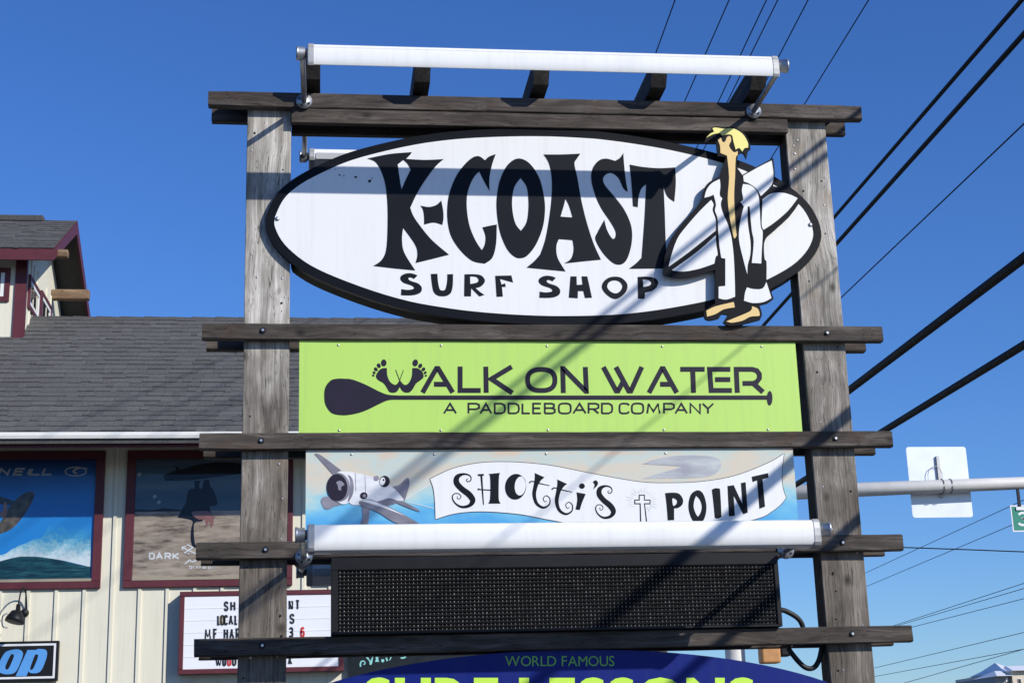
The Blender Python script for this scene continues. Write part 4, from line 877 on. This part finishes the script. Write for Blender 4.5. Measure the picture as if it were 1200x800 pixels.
box('poster', (x0+.002, PO, z0), (x1-.002, PO+.0018, z1-.002), mat('poster_dark_blue_print', (.012, .045, .13), .3, 0, .3, 2), wo)
# battens
bsp = at(163, 720, YW).x-at(130.5, 720, YW).x; xb0 = at(130.5, 720, YW).x; hw = .018; xs = []
k = -20
while xb0+k*bsp > BX0+.1: k -= 1
k += 1
def batten(x, za, zb): box('batten', (x-hw, YW-.019, za), (x+hw, YW-.0008, zb), CREAM, shop)
allw = [(w1r-ww, w1r), (wx, wxr), (wxr+gap, wxr+gap+ww)]
while xb0+k*bsp < BX1-.05:
    x = xb0+k*bsp; k += 1
    if any(a-.03 < x < b_+.03 for a, b_ in allw): batten(x, .1, wz0-.001)
    else: batten(x, .1, EVZ+.37)
# cupola
CYF, CXR = 10.647, -4.715; CX0 = -7.6; CE = (10.347, 8.095); CR = (12.01, 9.065); CYB = 13.37; CXO = -4.327
zb = EVZ+SL*(CYF-EVY)-.06; csl = (CR[1]-CE[0]*0-CE[1])/(CR[0]-CE[0])
wt = CE[1]+csl*(CYF-CE[0])-.10
V = [(x, y, z) for x in (CX0, CXR) for y, z in ((CYF, zb), (CYF, wt), (CR[0], CR[1]-.13), (CYB, wt), (CYB, zb))]
cup = mesh('cupola', V, [(0, 1, 2, 3, 4), (5, 6, 7, 8, 9), (0, 1, 6, 5), (3, 4, 9, 8), (4, 0, 5, 9)], CREAM, shop)
for (ya, za, yb, zb2) in ((CE[0], CE[1], CR[0], CR[1]), (2*CR[0]-CE[0], CE[1], CR[0]+.001, CR[1])):
    roof_slab('cupola_roof', CX0-.4, CXO-.03, ya, za-.02, yb, zb2-.02, .06, SHING, cup)
shingles(cup, CX0-.4, CXO+.0, CE[0]-.015, CE[1]-.012, CR[0], CR[1]-.008, .142, 6)
shingles(cup, CX0-.4, CXO+.0, 2*CR[0]-CE[0]+.015, CE[1]-.012, CR[0], CR[1]-.008, .142, 9)
box('ridge_vent', (CX0-.4, CR[0]-.11, CR[1]-.055), (at(52, 258, CR[0]).x, CR[0]+.11, CR[1]+.028), SHING, cup, .008)
box('cupola_fascia', (CX0-.4, CE[0]-.012, CE[1]-.165), (CXO-.001, CE[0]+.02, CE[1]-.022), MAROON, cup)
def rake(ya, za, yb, zb2):
    V = [(x, y, z) for x in (CXO-.03, CXO) for y, z in ((ya, za-.02), (yb, zb2-.02), (yb, zb2-.20), (ya, za-.165))]
    mesh('rake_board', V, [(0, 1, 2, 3), (4, 5, 6, 7), (0, 1, 5, 4), (1, 2, 6, 5), (2, 3, 7, 6), (3, 0, 4, 7)], MAROON, cup)
rake(CE[0]+.021, CE[1]+.012, CR[0], CR[1]); rake(2*CR[0]-CE[0], CE[1], CR[0]+.001, CR[1])
for y, z, xe, hh in ((10.66, 8.165, -4.205, .10), (12.55, 8.235, -4.205, .14)):
    box('bracket', (CXR, y-.055, z-hh), (xe, y+.055, z), BRACK, cup, .012)
box('corner_board', (CXR-.115, CYF-.024, zb), (CXR+.022, CYF-.0005, wt-.002), MAROON, cup)
box('corner_board', (CXR+.0005, CYF+.0, zb), (CXR+.022, CYF+.06, wt-.002), MAROON, cup)
for y in (11.0, 11.2, 11.45, 12.15, 12.5): box('cupola_batten', (CXR+.0005, y-.015, zb+.3), (CXR+.014, y+.015, wt-.03), CREAM, cup)
for x in (-5.15, -5.5, -5.9, -6.3): box('cupola_batten', (x-.018, CYF-.016, zb), (x+.018, CYF-.0005, wt-.003), CREAM, cup)
def side_window(y0, y1, z0, z1):
    wv = box('cupola_window', (CXR+.001, y0, z0), (CXR+.004, y1, z1), DARKIN, cup)
    for (a, b_) in (((y0-.07, z1), (y1+.07, z1+.05)), ((y0-.07, z0-.05), (y1+.07, z0)), ((y0-.07, z0+.0005), (y0, z1-.0005)), ((y1, z0+.0005), (y1+.07, z1-.0005))):
        box('casing', (CXR+.001, a[0], a[1]), (CXR+.030, b_[0], b_[1]), MAROON, wv)
    for (a, b_) in (((y0+.0005, z1-.05), (y1-.0005, z1-.0005)), ((y0+.0005, z0+.0005), (y1-.0005, z0+.05)), ((y0+.0005, z0+.051), (y0+.05, z1-.051)), ((y1-.05, z0+.051), (y1-.0005, z1-.051))):
        box('sash', (CXR+.0045, a[0], a[1]), (CXR+.022, b_[0], b_[1]), FROST, wv)
    box('pane', (CXR+.008, y0+.05, z0+.05), (CXR+.011, y1-.05, z1-.05), GLASS, wv)
side_window(10.92, 11.58, 7.53, 7.86); side_window(11.78, 12.44, 7.53, 7.92)
fx1 = at(6, 330, CYF).x; fz0, fz1 = at(3, 348, CYF).z, at(3, 320, CYF).z
wv = box('cupola_window', (fx1-.6, CYF-.006, fz0), (fx1, CYF-.001, fz1), DARKIN, cup)
for a, b_ in (((fx1-.66, fz1), (fx1+.062, fz1+.062)), ((fx1-.66, fz0-.062), (fx1+.062, fz0)), ((fx1, fz0+.0005), (fx1+.062, fz1-.0005))): box('casing', (a[0], CYF-.03, a[1]), (b_[0], CYF-.001, b_[1]), MAROON, wv)
box('sash', (fx1-.05, CYF-.022, fz0+.0005), (fx1-.0005, CYF-.0065, fz1-.0005), FROST, wv); box('sash', (fx1-.6, CYF-.022, fz0+.0005), (fx1-.051, CYF-.0065, fz0+.045), FROST, wv)

# letter board on the facade
LBY = YW-.16
lb_ = thing('letter_board', 'white changeable letter board in a maroon frame on the cream shop wall', 'letter board', (-1.7, 9.3, 3.2))
bx0, bx1 = at(209.8, 740, LBY).x, at(402.5, 740, LBY).x; bz0, bz1 = at(306, 787.5, LBY).z, at(300, 691.8, LBY).z
box('cabinet', (bx0, LBY+.006, bz0), (bx1, YW-.0195, bz1), BLK, lb_)
fwid = .052
box('frame_rail', (bx0-.002, LBY-.012, bz1-fwid), (bx1+.002, LBY+.0055, bz1+.002), MAROON, lb_, .004); box('frame_rail', (bx0-.002, LBY-.012, bz0-.002), (bx1+.002, LBY+.0055, bz0+fwid), MAROON, lb_, .004)
box('frame_rail', (bx0-.002, LBY-.012, bz0+fwid+.0005), (bx0+fwid, LBY+.0055, bz1-fwid-.0005), MAROON, lb_, .004); box('frame_rail', (bx1-fwid, LBY-.012, bz0+fwid+.0005), (bx1+.002, LBY+.0055, bz1-fwid-.0005), MAROON, lb_, .004)
box('board', (bx0+fwid, LBY, bz0+fwid), (bx1-fwid, LBY+.0055, bz1-fwid), MARK, lb_)
for k in range(1, 6):
    z = bz0+fwid+k*(bz1-bz0-2*fwid)/6; box('letter_track', (bx0+fwid, LBY-.0035, z-.003), (bx1-fwid, LBY-.0002, z+.003), MARK, lb_)
LBL = LBY-.006
rows = [(703.2, 714.8, [('S', 262.5, 267.8, LETB), ('H', 270, 276, LETB), ('N', 338.4, 343.6, LETB), ('T', 346, 351.6, LETB)]),
        (719.2, 731.2, [('L', 254.5, 258.5, LETB), ('O', 258, 263.4, LETB), ('C', 262.3, 267.2, LETB), ('A', 268, 273.8, LETB), ('L', 274.8, 279, LETB), ('S', 339.4, 345.2, LETB)]),
        (735, 747.2, [('M', 240, 247.5, LETB), ('F', 249.8, 255, LETB), ('H', 262.2, 267.6, LETB), ('A', 269, 274.8, LETB), ('R', 276.2, 281.5, LETB), ('3', 338.6, 344, LETB), ('6', 351.8, 357.2, LETR)]),
        (768.5, 779, [('W', 252.5, 260, LETB), ('O', 260.5, 265.4, LETB), ('O', 266.2, 271.2, LETR), ('D', 272, 277.3, LETB), ('A', 337.6, 342.6, LETB)])]
for y0, y1, its in rows:
    for ch, a, b_, m_ in its: glyph(ch, a, b_, y0-.02*(a-300), y1-.02*(a-300), 1.5 if ch in 'MW' else 2.05, LBL, .003, m_, lb_)
glyph('O', 257.2, 262, 719.8+.8, 731+.8, 1.5, LBL+.0032, .002, LETY, lb_)

# lettered sign and gooseneck lamp beside the board
SYY = YW-.09
ss = thing('wall_sign', 'black framed wall sign with slanted blue lettering under a gooseneck lamp', 'wall sign', (-4.9, 9.35, 2.95))
sx1 = at(68.2, 770, SYY).x; sx0 = sx1-2.6; sz1, sz0 = at(40, 750.6, SYY).z, at(40, 797.6, SYY).z
box('panel', (sx0, SYY, sz0), (sx1, YW-.0195, sz1), BLK, ss, .004)
bd = .028
bw = .022
for a, b_ in (((sx0+bd, sz1-bd-bw), (sx1-bd, sz1-bd)), ((sx0+bd, sz0+bd), (sx1-bd, sz0+bd+bw)), ((sx1-bd-bw, sz0+bd+bw+.0005), (sx1-bd, sz1-bd-bw-.0005)), ((sx0+bd, sz0+bd+bw+.0005), (sx0+bd+bw, sz1-bd-bw-.0005))):
    box('border', (a[0], SYY-.003, a[1]), (b_[0], SYY-.0005, b_[1]), PRINTW, ss)
SKB = mat('sky_blue_letter', (.09, .30, .66), .4, 0, .05, 8)
D3 = dict(ox=0, oy=680, s=6.67)
for cs in ([[(60, 548), (140, 535), (178, 560), (168, 615), (130, 700), (88, 728), (20, 726), (-15, 700), (-10, 650), (25, 580)], [(95, 572), (108, 582), (100, 615), (68, 684), (48, 692), (40, 680), (48, 650), (78, 588)]],
           [[(215, 540, 1), (282, 540, 1), (300, 532), (355, 538), (368, 570), (355, 625), (325, 695), (290, 720), (240, 720), (222, 706, 1), (205, 745, 1), (122, 745, 1)], [(280, 575), (297, 580), (290, 615), (258, 688), (236, 692), (240, 665), (268, 590)]]):
    flat('letter', [outline(c, n=3, **D3) for c in cs], SYY-.006, .005, SKB, ss)
gl = thing('gooseneck_lamp', 'black gooseneck lamp with a bell shade above the wall sign', 'lamp', (-4.6, 9.38, 3.4))
YL = YW-.36
sc = at(18, 722, YL)
tube('shade', [sc+Vector((0.02, .03, .135)), sc+Vector((.02, .028, .07)), sc+Vector((.012, .015, .045)), sc+Vector((0, 0, -.02)), sc+Vector((-.005, -.005, -.055)), sc+Vector((-.006, -.006, -.06))], [.022, .028, .062, .098, .105, .1], BLK, gl, 20)
tube('neck', arc_pts([sc+Vector((.02, .03, .13)), sc+Vector((.03, .06, .26)), sc+Vector((.04, .16, .33)), sc+Vector((.05, .27, .27)), sc+Vector((.055, .33, .12)), sc+Vector((.06, .339, .05))], 6), .0085, BLK, gl, 8)
pj = at(28.5, 717.5, YW-.06); tube('wall_plate', [pj+Vector((0, .04, 0)), pj+Vector((0, .0, 0)), pj+Vector((0, -.02, 0))], [.045, .045, .03], BLK, gl, 16)
tube('conduit', arc_pts([at(9, 718, YW-.1), at(3, 722, YW-.1), at(3, 733, YW-.1), at(9, 735, YW-.1)], 5), .008, GREYCAP, gl, 6)
# hanging sign strip with mint lettering under the letter board
ms = thing('mint_lettered_panel', 'dark panel with curly mint lettering on the shop wall beside the letter board', 'wall sign', (-.4, 9.35, 2.8))
m0, m1 = at(421, 775, YW-.1), at(655, 775, YW-.1)
box('panel', (m0.x-.12, YW-.08, 2.35), (m1.x, YW-.0195, at(420, 755, YW-.1).z), mat('dark_teal_panel', (.005, .009, .011), .4, 0, .2, 3), ms)
MY = YW-.083
D4 = dict(ox=400, oy=760, s=12)
strokes('letter', [vs_([(272, 245, 22), (268, 205, 20), (285, 172, 18), (318, 170, 16), (335, 195, 14), (322, 215, 11), (308, 208, 8)], 400, 760, 12)], MY, .003, MINT, ms)
flat('letter', [outline([(345, 120, 1), (380, 118), (405, 165), (435, 110, 1), (445, 112), (438, 170), (425, 215), (400, 218), (392, 170)], n=3, **D4)], MY, .003, MINT, ms)
flat('letter', [outline([(470, 178, 1), (485, 150), (482, 110, 1), (520, 110, 1), (520, 150), (535, 178, 1)], n=3, **D4)], MY, .003, MINT, ms)
flat('letter', [outline([(560, 150), (585, 140), (605, 155), (595, 180), (570, 182)], n=3, **D4)], MY, .003, MINT, ms)
flat('letter', [outline([(620, 120, 1), (645, 120, 1), (655, 165, 1), (635, 170, 1)], n=2, **D4)], MY, .003, MINT, ms)
flat('letter', [outline([(668, 158), (690, 150), (705, 112), (690, 115), (680, 140)], n=2, **D4)], MY, .003, MINT, ms)
flat('letter', [outline([(825, 120, 1), (900, 105), (910, 118), (870, 135), (845, 135)], n=2, **D4)], MY, .003, MINT, ms)

# ---------------------------------------------------------------- overhead lines
def wire(name, X0, Z0, a, e, r, ya, yb, label, group, m=CABLE, sides=6, sag=0.):
    N = 24; P = []
    for k in range(N+1):
        y = ya+(yb-ya)*k/N; t = k/N; P.append((X0+a*y, y, Z0+e*y-sag*4*t*(1-t)))
    o = tube(name, P, r, m, None, sides); tag(o, label, 'cable' if r > .015 else 'wire', group); return o
NPY, FPY = -26., 20.
for X0, Z0, e, r, lab in ((3.742, 6.664, .036, .017, 'black telephone cable, upper of the two that shade the oval sign'),
                          (4.221, 6.929, .029, .022, 'black telephone cable with a wider jacket, just over the thin service wire'),
                          (3.907, 5.967, .038, .006, 'thin black service wire strung between the telephone cables'),
                          (3.660, 4.875, .030, .037, 'thickest black cable bundle, second lowest on the utility poles'),
                          (3.852, 4.408, .032, .031, 'lowest thick black cable bundle on the utility poles')):
    wire('overhead_cable', X0, Z0, .05, e, r, NPY, FPY, lab, 'communication cables on the utility poles', sides=10)
for X0, e in ((2.914, .0132), (3.617, .0176), (4.029, .003), (4.207, .0107), (4.530, -.0024), (5.372, .0116)):
    wire('power_wire', X0, 10.8, .05, e, .0085, NPY, FPY, 'thin black power wire on the crossarm, high over the sign', 'power wires on the crossarm')
def upole(x, y, h, arm_z, label, group):
    t = thing('utility_pole', label, 'utility pole', (x, y, 0), group)
    tube('shaft', [(x, y, -.02), (x, y, h)], [.15, .11], POLEW, t, 14)
    box('crossarm', (x-1.5, y-.17, arm_z-.14), (x+1.4, y-.06, arm_z-.02), POLEW, t, .01)
    for dx in (-1.3, -.6, -.2, .3, .7, 1.2): tube('insulator', [(x+dx, y-.115, arm_z-.03), (x+dx, y-.115, arm_z+.03), (x+dx, y-.115, arm_z+.1)], [.03, .055, .03], GREYCAP, t, 10)
    return t
upole(4.20+.05*FPY, FPY+.2, 11.6, 11.0, 'wooden utility pole with crossarm standing behind the shop sign', 'utility poles on the near kerb')
upole(4.20+.05*NPY, NPY-.1, 11.6, 10.6, 'wooden utility pole with crossarm standing far in front of the shop sign', 'utility poles on the near kerb')
far = [(9.663, .019), (9.072, .0193), (7.103, .0127), (7.031, .0195), (6.803, .0261), (5.618, .0112), (5.201, .0186), (4.843, -.0131)]
FW = []
for z, e in far:
    N = 16; P = [(22+.105*(y-50), y, z+e*(y-50)) for y in [30+k*(66.-30)/N for k in range(N+1)]]
    o = tube('power_wire', P, .0105, CABLE, None, 6); tag(o, 'thin dark line running along the far side of the road', 'wire', 'lines across the road')
for y in (30, 66.0):
    x = 22+.105*(y-50); t = thing('utility_pole', ('wooden utility pole farther along the far side of the road' if y > 50 else 'wooden utility pole on the far side of the road, past the green street sign'), 'utility pole', (x, y, 0), 'utility poles across the road')
    tube('shaft', [(x, y+.15, -.02), (x, y+.15, 10.6)], [.15, .11], POLEW, t, 12); box('crossarm', (x-.3, y+.0, 9.2), (x+.6, y+.1, 9.32), POLEW, t, .01)

# ---------------------------------------------------------------- traffic signal pole with mast arm and sign backs
MYd = 15.5
pb = at(861, 760, MYd)
sp = thing('signal_pole', 'grey galvanised traffic signal pole with a long mast arm', 'signal pole', (pb.x, MYd, 0))
MAST = mat('weathered_mast_steel', (.60, .585, .55), .6, .05, .15, 5, .05, 40, dirt=.15)
a0 = at(1005, 573.5, MYd); a1 = at(1196, 565.8, MYd); da = (a1-a0)/(a1.x-a0.x)
aL = a0+da*(pb.x-a0.x); aR = a0+da*(pb.x+9.-a0.x)
tube('shaft', [(pb.x, MYd, -.02), (pb.x, MYd, aL.z+.35)], [.17, .14], MAST, sp, 20)
tube('mast_arm', [aL, aL+(aR-aL)*.5, aR], [.125, .103, .08], MAST, sp, 18)
tube('base_plate', [(pb.x, MYd, .0), (pb.x, MYd, .04)], .3, MAST, sp, 12)
# square sign on the arm, seen from behind
sgc = at(1096.5, 565, MYd-.0)
def rrect(cx, cz, hw, hh, r, n=5):
    o = []
    for sx, sz, t0 in ((1, 1, 0), (-1, 1, 90), (-1, -1, 180), (1, -1, 270)):
        for k in range(n+1):
            t = math.radians(t0+90*k/n); o.append((cx+sx*(hw-r)+r*math.cos(t), cz+sz*(hh-r)+r*math.sin(t)))
    return o
sqs = thing('square_road_sign', 'bare aluminium back of a square road sign on the mast arm', 'road sign', (sgc.x, MYd+.16, sgc.z))
c0 = at(1061.5, 523.5, MYd+.17); c1 = at(1131.5, 523.5, MYd+.17); c2 = at(1100, 606, MYd+.17)
flatw('plate', [rrect((c0.x+c1.x)/2, (c0.z+c2.z)/2, (c1.x-c0.x)/2, (c0.z-c2.z)/2, .045)], MYd+.17, .006, SIGALU, sqs)
cxs = (c0.x+c1.x)/2
box('bracket', (cxs-.028, MYd+.128, c0.z-.85), (cxs+.028, MYd+.1695, c0.z-.16), GREYCAP, sqs, .004)
for dx in (-.04, .10):
    P = [Vector((cxs+dx, MYd+.118*math.cos(t), (a0+da*(cxs+dx-a0.x)).z+.118*math.sin(t))) for t in [k*math.pi/10 for k in range(20)]]
    tube('strap', P+[P[0]], .006, BLK, sqs, 5, False)
P = [at(1088, 562, MYd+.13), at(1087.5, 555, MYd+.13), at(1090, 549, MYd+.13), at(1096, 546, MYd+.13), at(1101, 549, MYd+.13), at(1104, 555, MYd+.13), at(1104, 562, MYd+.13)]
tube('cable_loop', arc_pts(P, 4), .006, GREYCAP, sqs, 5)
# street name sign hung from the arm
gn = thing('street_name_sign', 'green street name sign with white border and numeral, hung under the mast arm', 'street sign', at(1200, 607, MYd))
g0 = at(1183.3, 591.8, MYd); gz0 = at(1190, 622.8, MYd).z
GYs = MYd-.01
box('plate', (g0.x, GYs, gz0), (g0.x+1.5, GYs+.006, g0.z), PRINTW, gn)
box('field', (g0.x+.022, GYs-.003, gz0+.022), (g0.x+1.478, GYs-.0004, g0.z-.022), STGRN, gn)
glyph('3', 1192.4, 1204.5, 599.5, 616, 2.6, GYs-.006, .002, PRINTW, gn)
for dx in (.16, 1.3):
    xx = g0.x+dx; zz = (a0+da*(xx-a0.x)).z
    box('hanger', (xx-.02, GYs-.02, g0.z-.07), (xx+.02, GYs+.02, zz-.08), BLK, gn); box('clamp', (xx-.07, GYs-.022, g0.z-.085), (xx+.07, GYs-.0205, g0.z-.03), PRINTW, gn)
# pedestrian signal on the pole
pc = at(901, 764, MYd-.3)
pd = thing('pedestrian_signal', 'small faded orange pedestrian signal housing on a bracket beside the signal pole', 'signal', pc)
pt0 = at(889.5, 755, MYd-.3); pt1 = at(912, 755, MYd-.3); pzb = at(900, 777, MYd-.3).z
box('housing', (pt0.x, MYd-.42, pzb), (pt1.x, MYd-.18, pzb+.48), PEDY, pd, .035, 3)
box('visor', (pt1.x+.002, MYd-.40, pzb+.10), (pt1.x+.17, MYd-.2, pzb+.46), BLK, pd, .03, 2)
box('bracket', (pb.x+.12, MYd-.33, pzb+.42), (pt0.x+.05, MYd-.27, pzb+.47), GREYCAP, pd)
# span wire across the road
sw = [at(1040, 640.4, 18), at(1130, 643.5, 18), at(1200, 646.2, 18), at(1500, 655, 18)]
sw = [sw[0]+(sw[0]-sw[2])*1.6]+sw
tag(tube('span_wire', sw, .011, CABLE, None, 6), 'nearly level thin wire crossing over the road', 'wire')

# ---------------------------------------------------------------- far hotel
HYd = 150.
h0 = at(1168, 793, HYd); ho = thing('hotel', 'distant beige hotel with white peaked roofs', 'building', (h0.x+12, HYd+8, 0))
eb = at(1186, 792, HYd); zt = at(1180, 791.5, HYd).z
box('wing', (h0.x, HYd+.5, 0), (eb.x, HYd+14, zt), mat('grey_stucco', (.30, .29, .29), .8, 0, .06, 1), ho)
box('wall', (eb.x+.01, HYd, 0), (eb.x+22, HYd+15, zt+.5), STUCCO, ho)
def hip(x0, x1, y0, y1, z, h, flare=0.):
    cx, cy = (x0+x1)/2, (y0+y1)/2
    V = [(x0, y0, z), (x1, y0, z), (x1, y1, z), (x0, y1, z)]+[(x0*.55+cx*.45, y0*.55+cy*.45, z+h*.35), (x1*.55+cx*.45, y0*.55+cy*.45, z+h*.35), (x1*.55+cx*.45, y1*.55+cy*.45, z+h*.35), (x0*.55+cx*.45, y1*.55+cy*.45, z+h*.35), (cx, cy, z+h)]
    mesh('roof', V, [(0, 1, 2, 3)]+[(i, (i+1) % 4, 4+(i+1) % 4, 4+i) for i in range(4)]+[(4+i, 4+(i+1) % 4, 8) for i in range(4)], WROOF, ho)
px2 = (at(1200, 790, HYd).x-at(1190, 790, HYd).x)/10
def long_roof(x0, x1, y0, y1, z, h):
    ym = (y0+y1)/2; V = [(x0, y0, z), (x1, y0, z), (x1, ym, z+h), (x0+1.2, ym, z+h), (x0, y1, z), (x1, y1, z)]
    mesh('roof', V, [(0, 1, 2, 3), (4, 3, 2, 5), (0, 3, 4), (1, 5, 2), (0, 4, 5, 1)], WROOF, ho)
long_roof(h0.x-px2*1.5, eb.x+px2*.2, HYd-.4, HYd+6, zt, px2*7.5)
long_roof(eb.x-px2*1, eb.x+24, HYd-.6, HYd+8, zt+.5, px2*8)
tw = at(1187, 785, HYd-.1); box('tower', (tw.x, HYd+2, zt), (tw.x+px2*18, HYd+10, tw.z), STUCCO, ho)
hip(tw.x-px2*2, tw.x+px2*20, HYd+1, HYd+11, tw.z, px2*13)
for k in range(5):
    for r in range(2):
        x = eb.x+px2*(6+k*9); z = zt-px2*(10+r*16)
        wv = box('window', (x, HYd-.06, z), (x+px2*4, HYd-.02, z+px2*7), FROST, ho); box('pane', (x+px2*.5, HYd-.09, z+px2*.6), (x+px2*3.5, HYd-.061, z+px2*6.4), DARKIN, wv)
wv = box('window', (at(1180.5, 795, HYd).x, HYd+.42, at(1180, 798, HYd).z), (at(1183, 795, HYd).x, HYd+.48, at(1180, 793, HYd).z), FROST, ho)
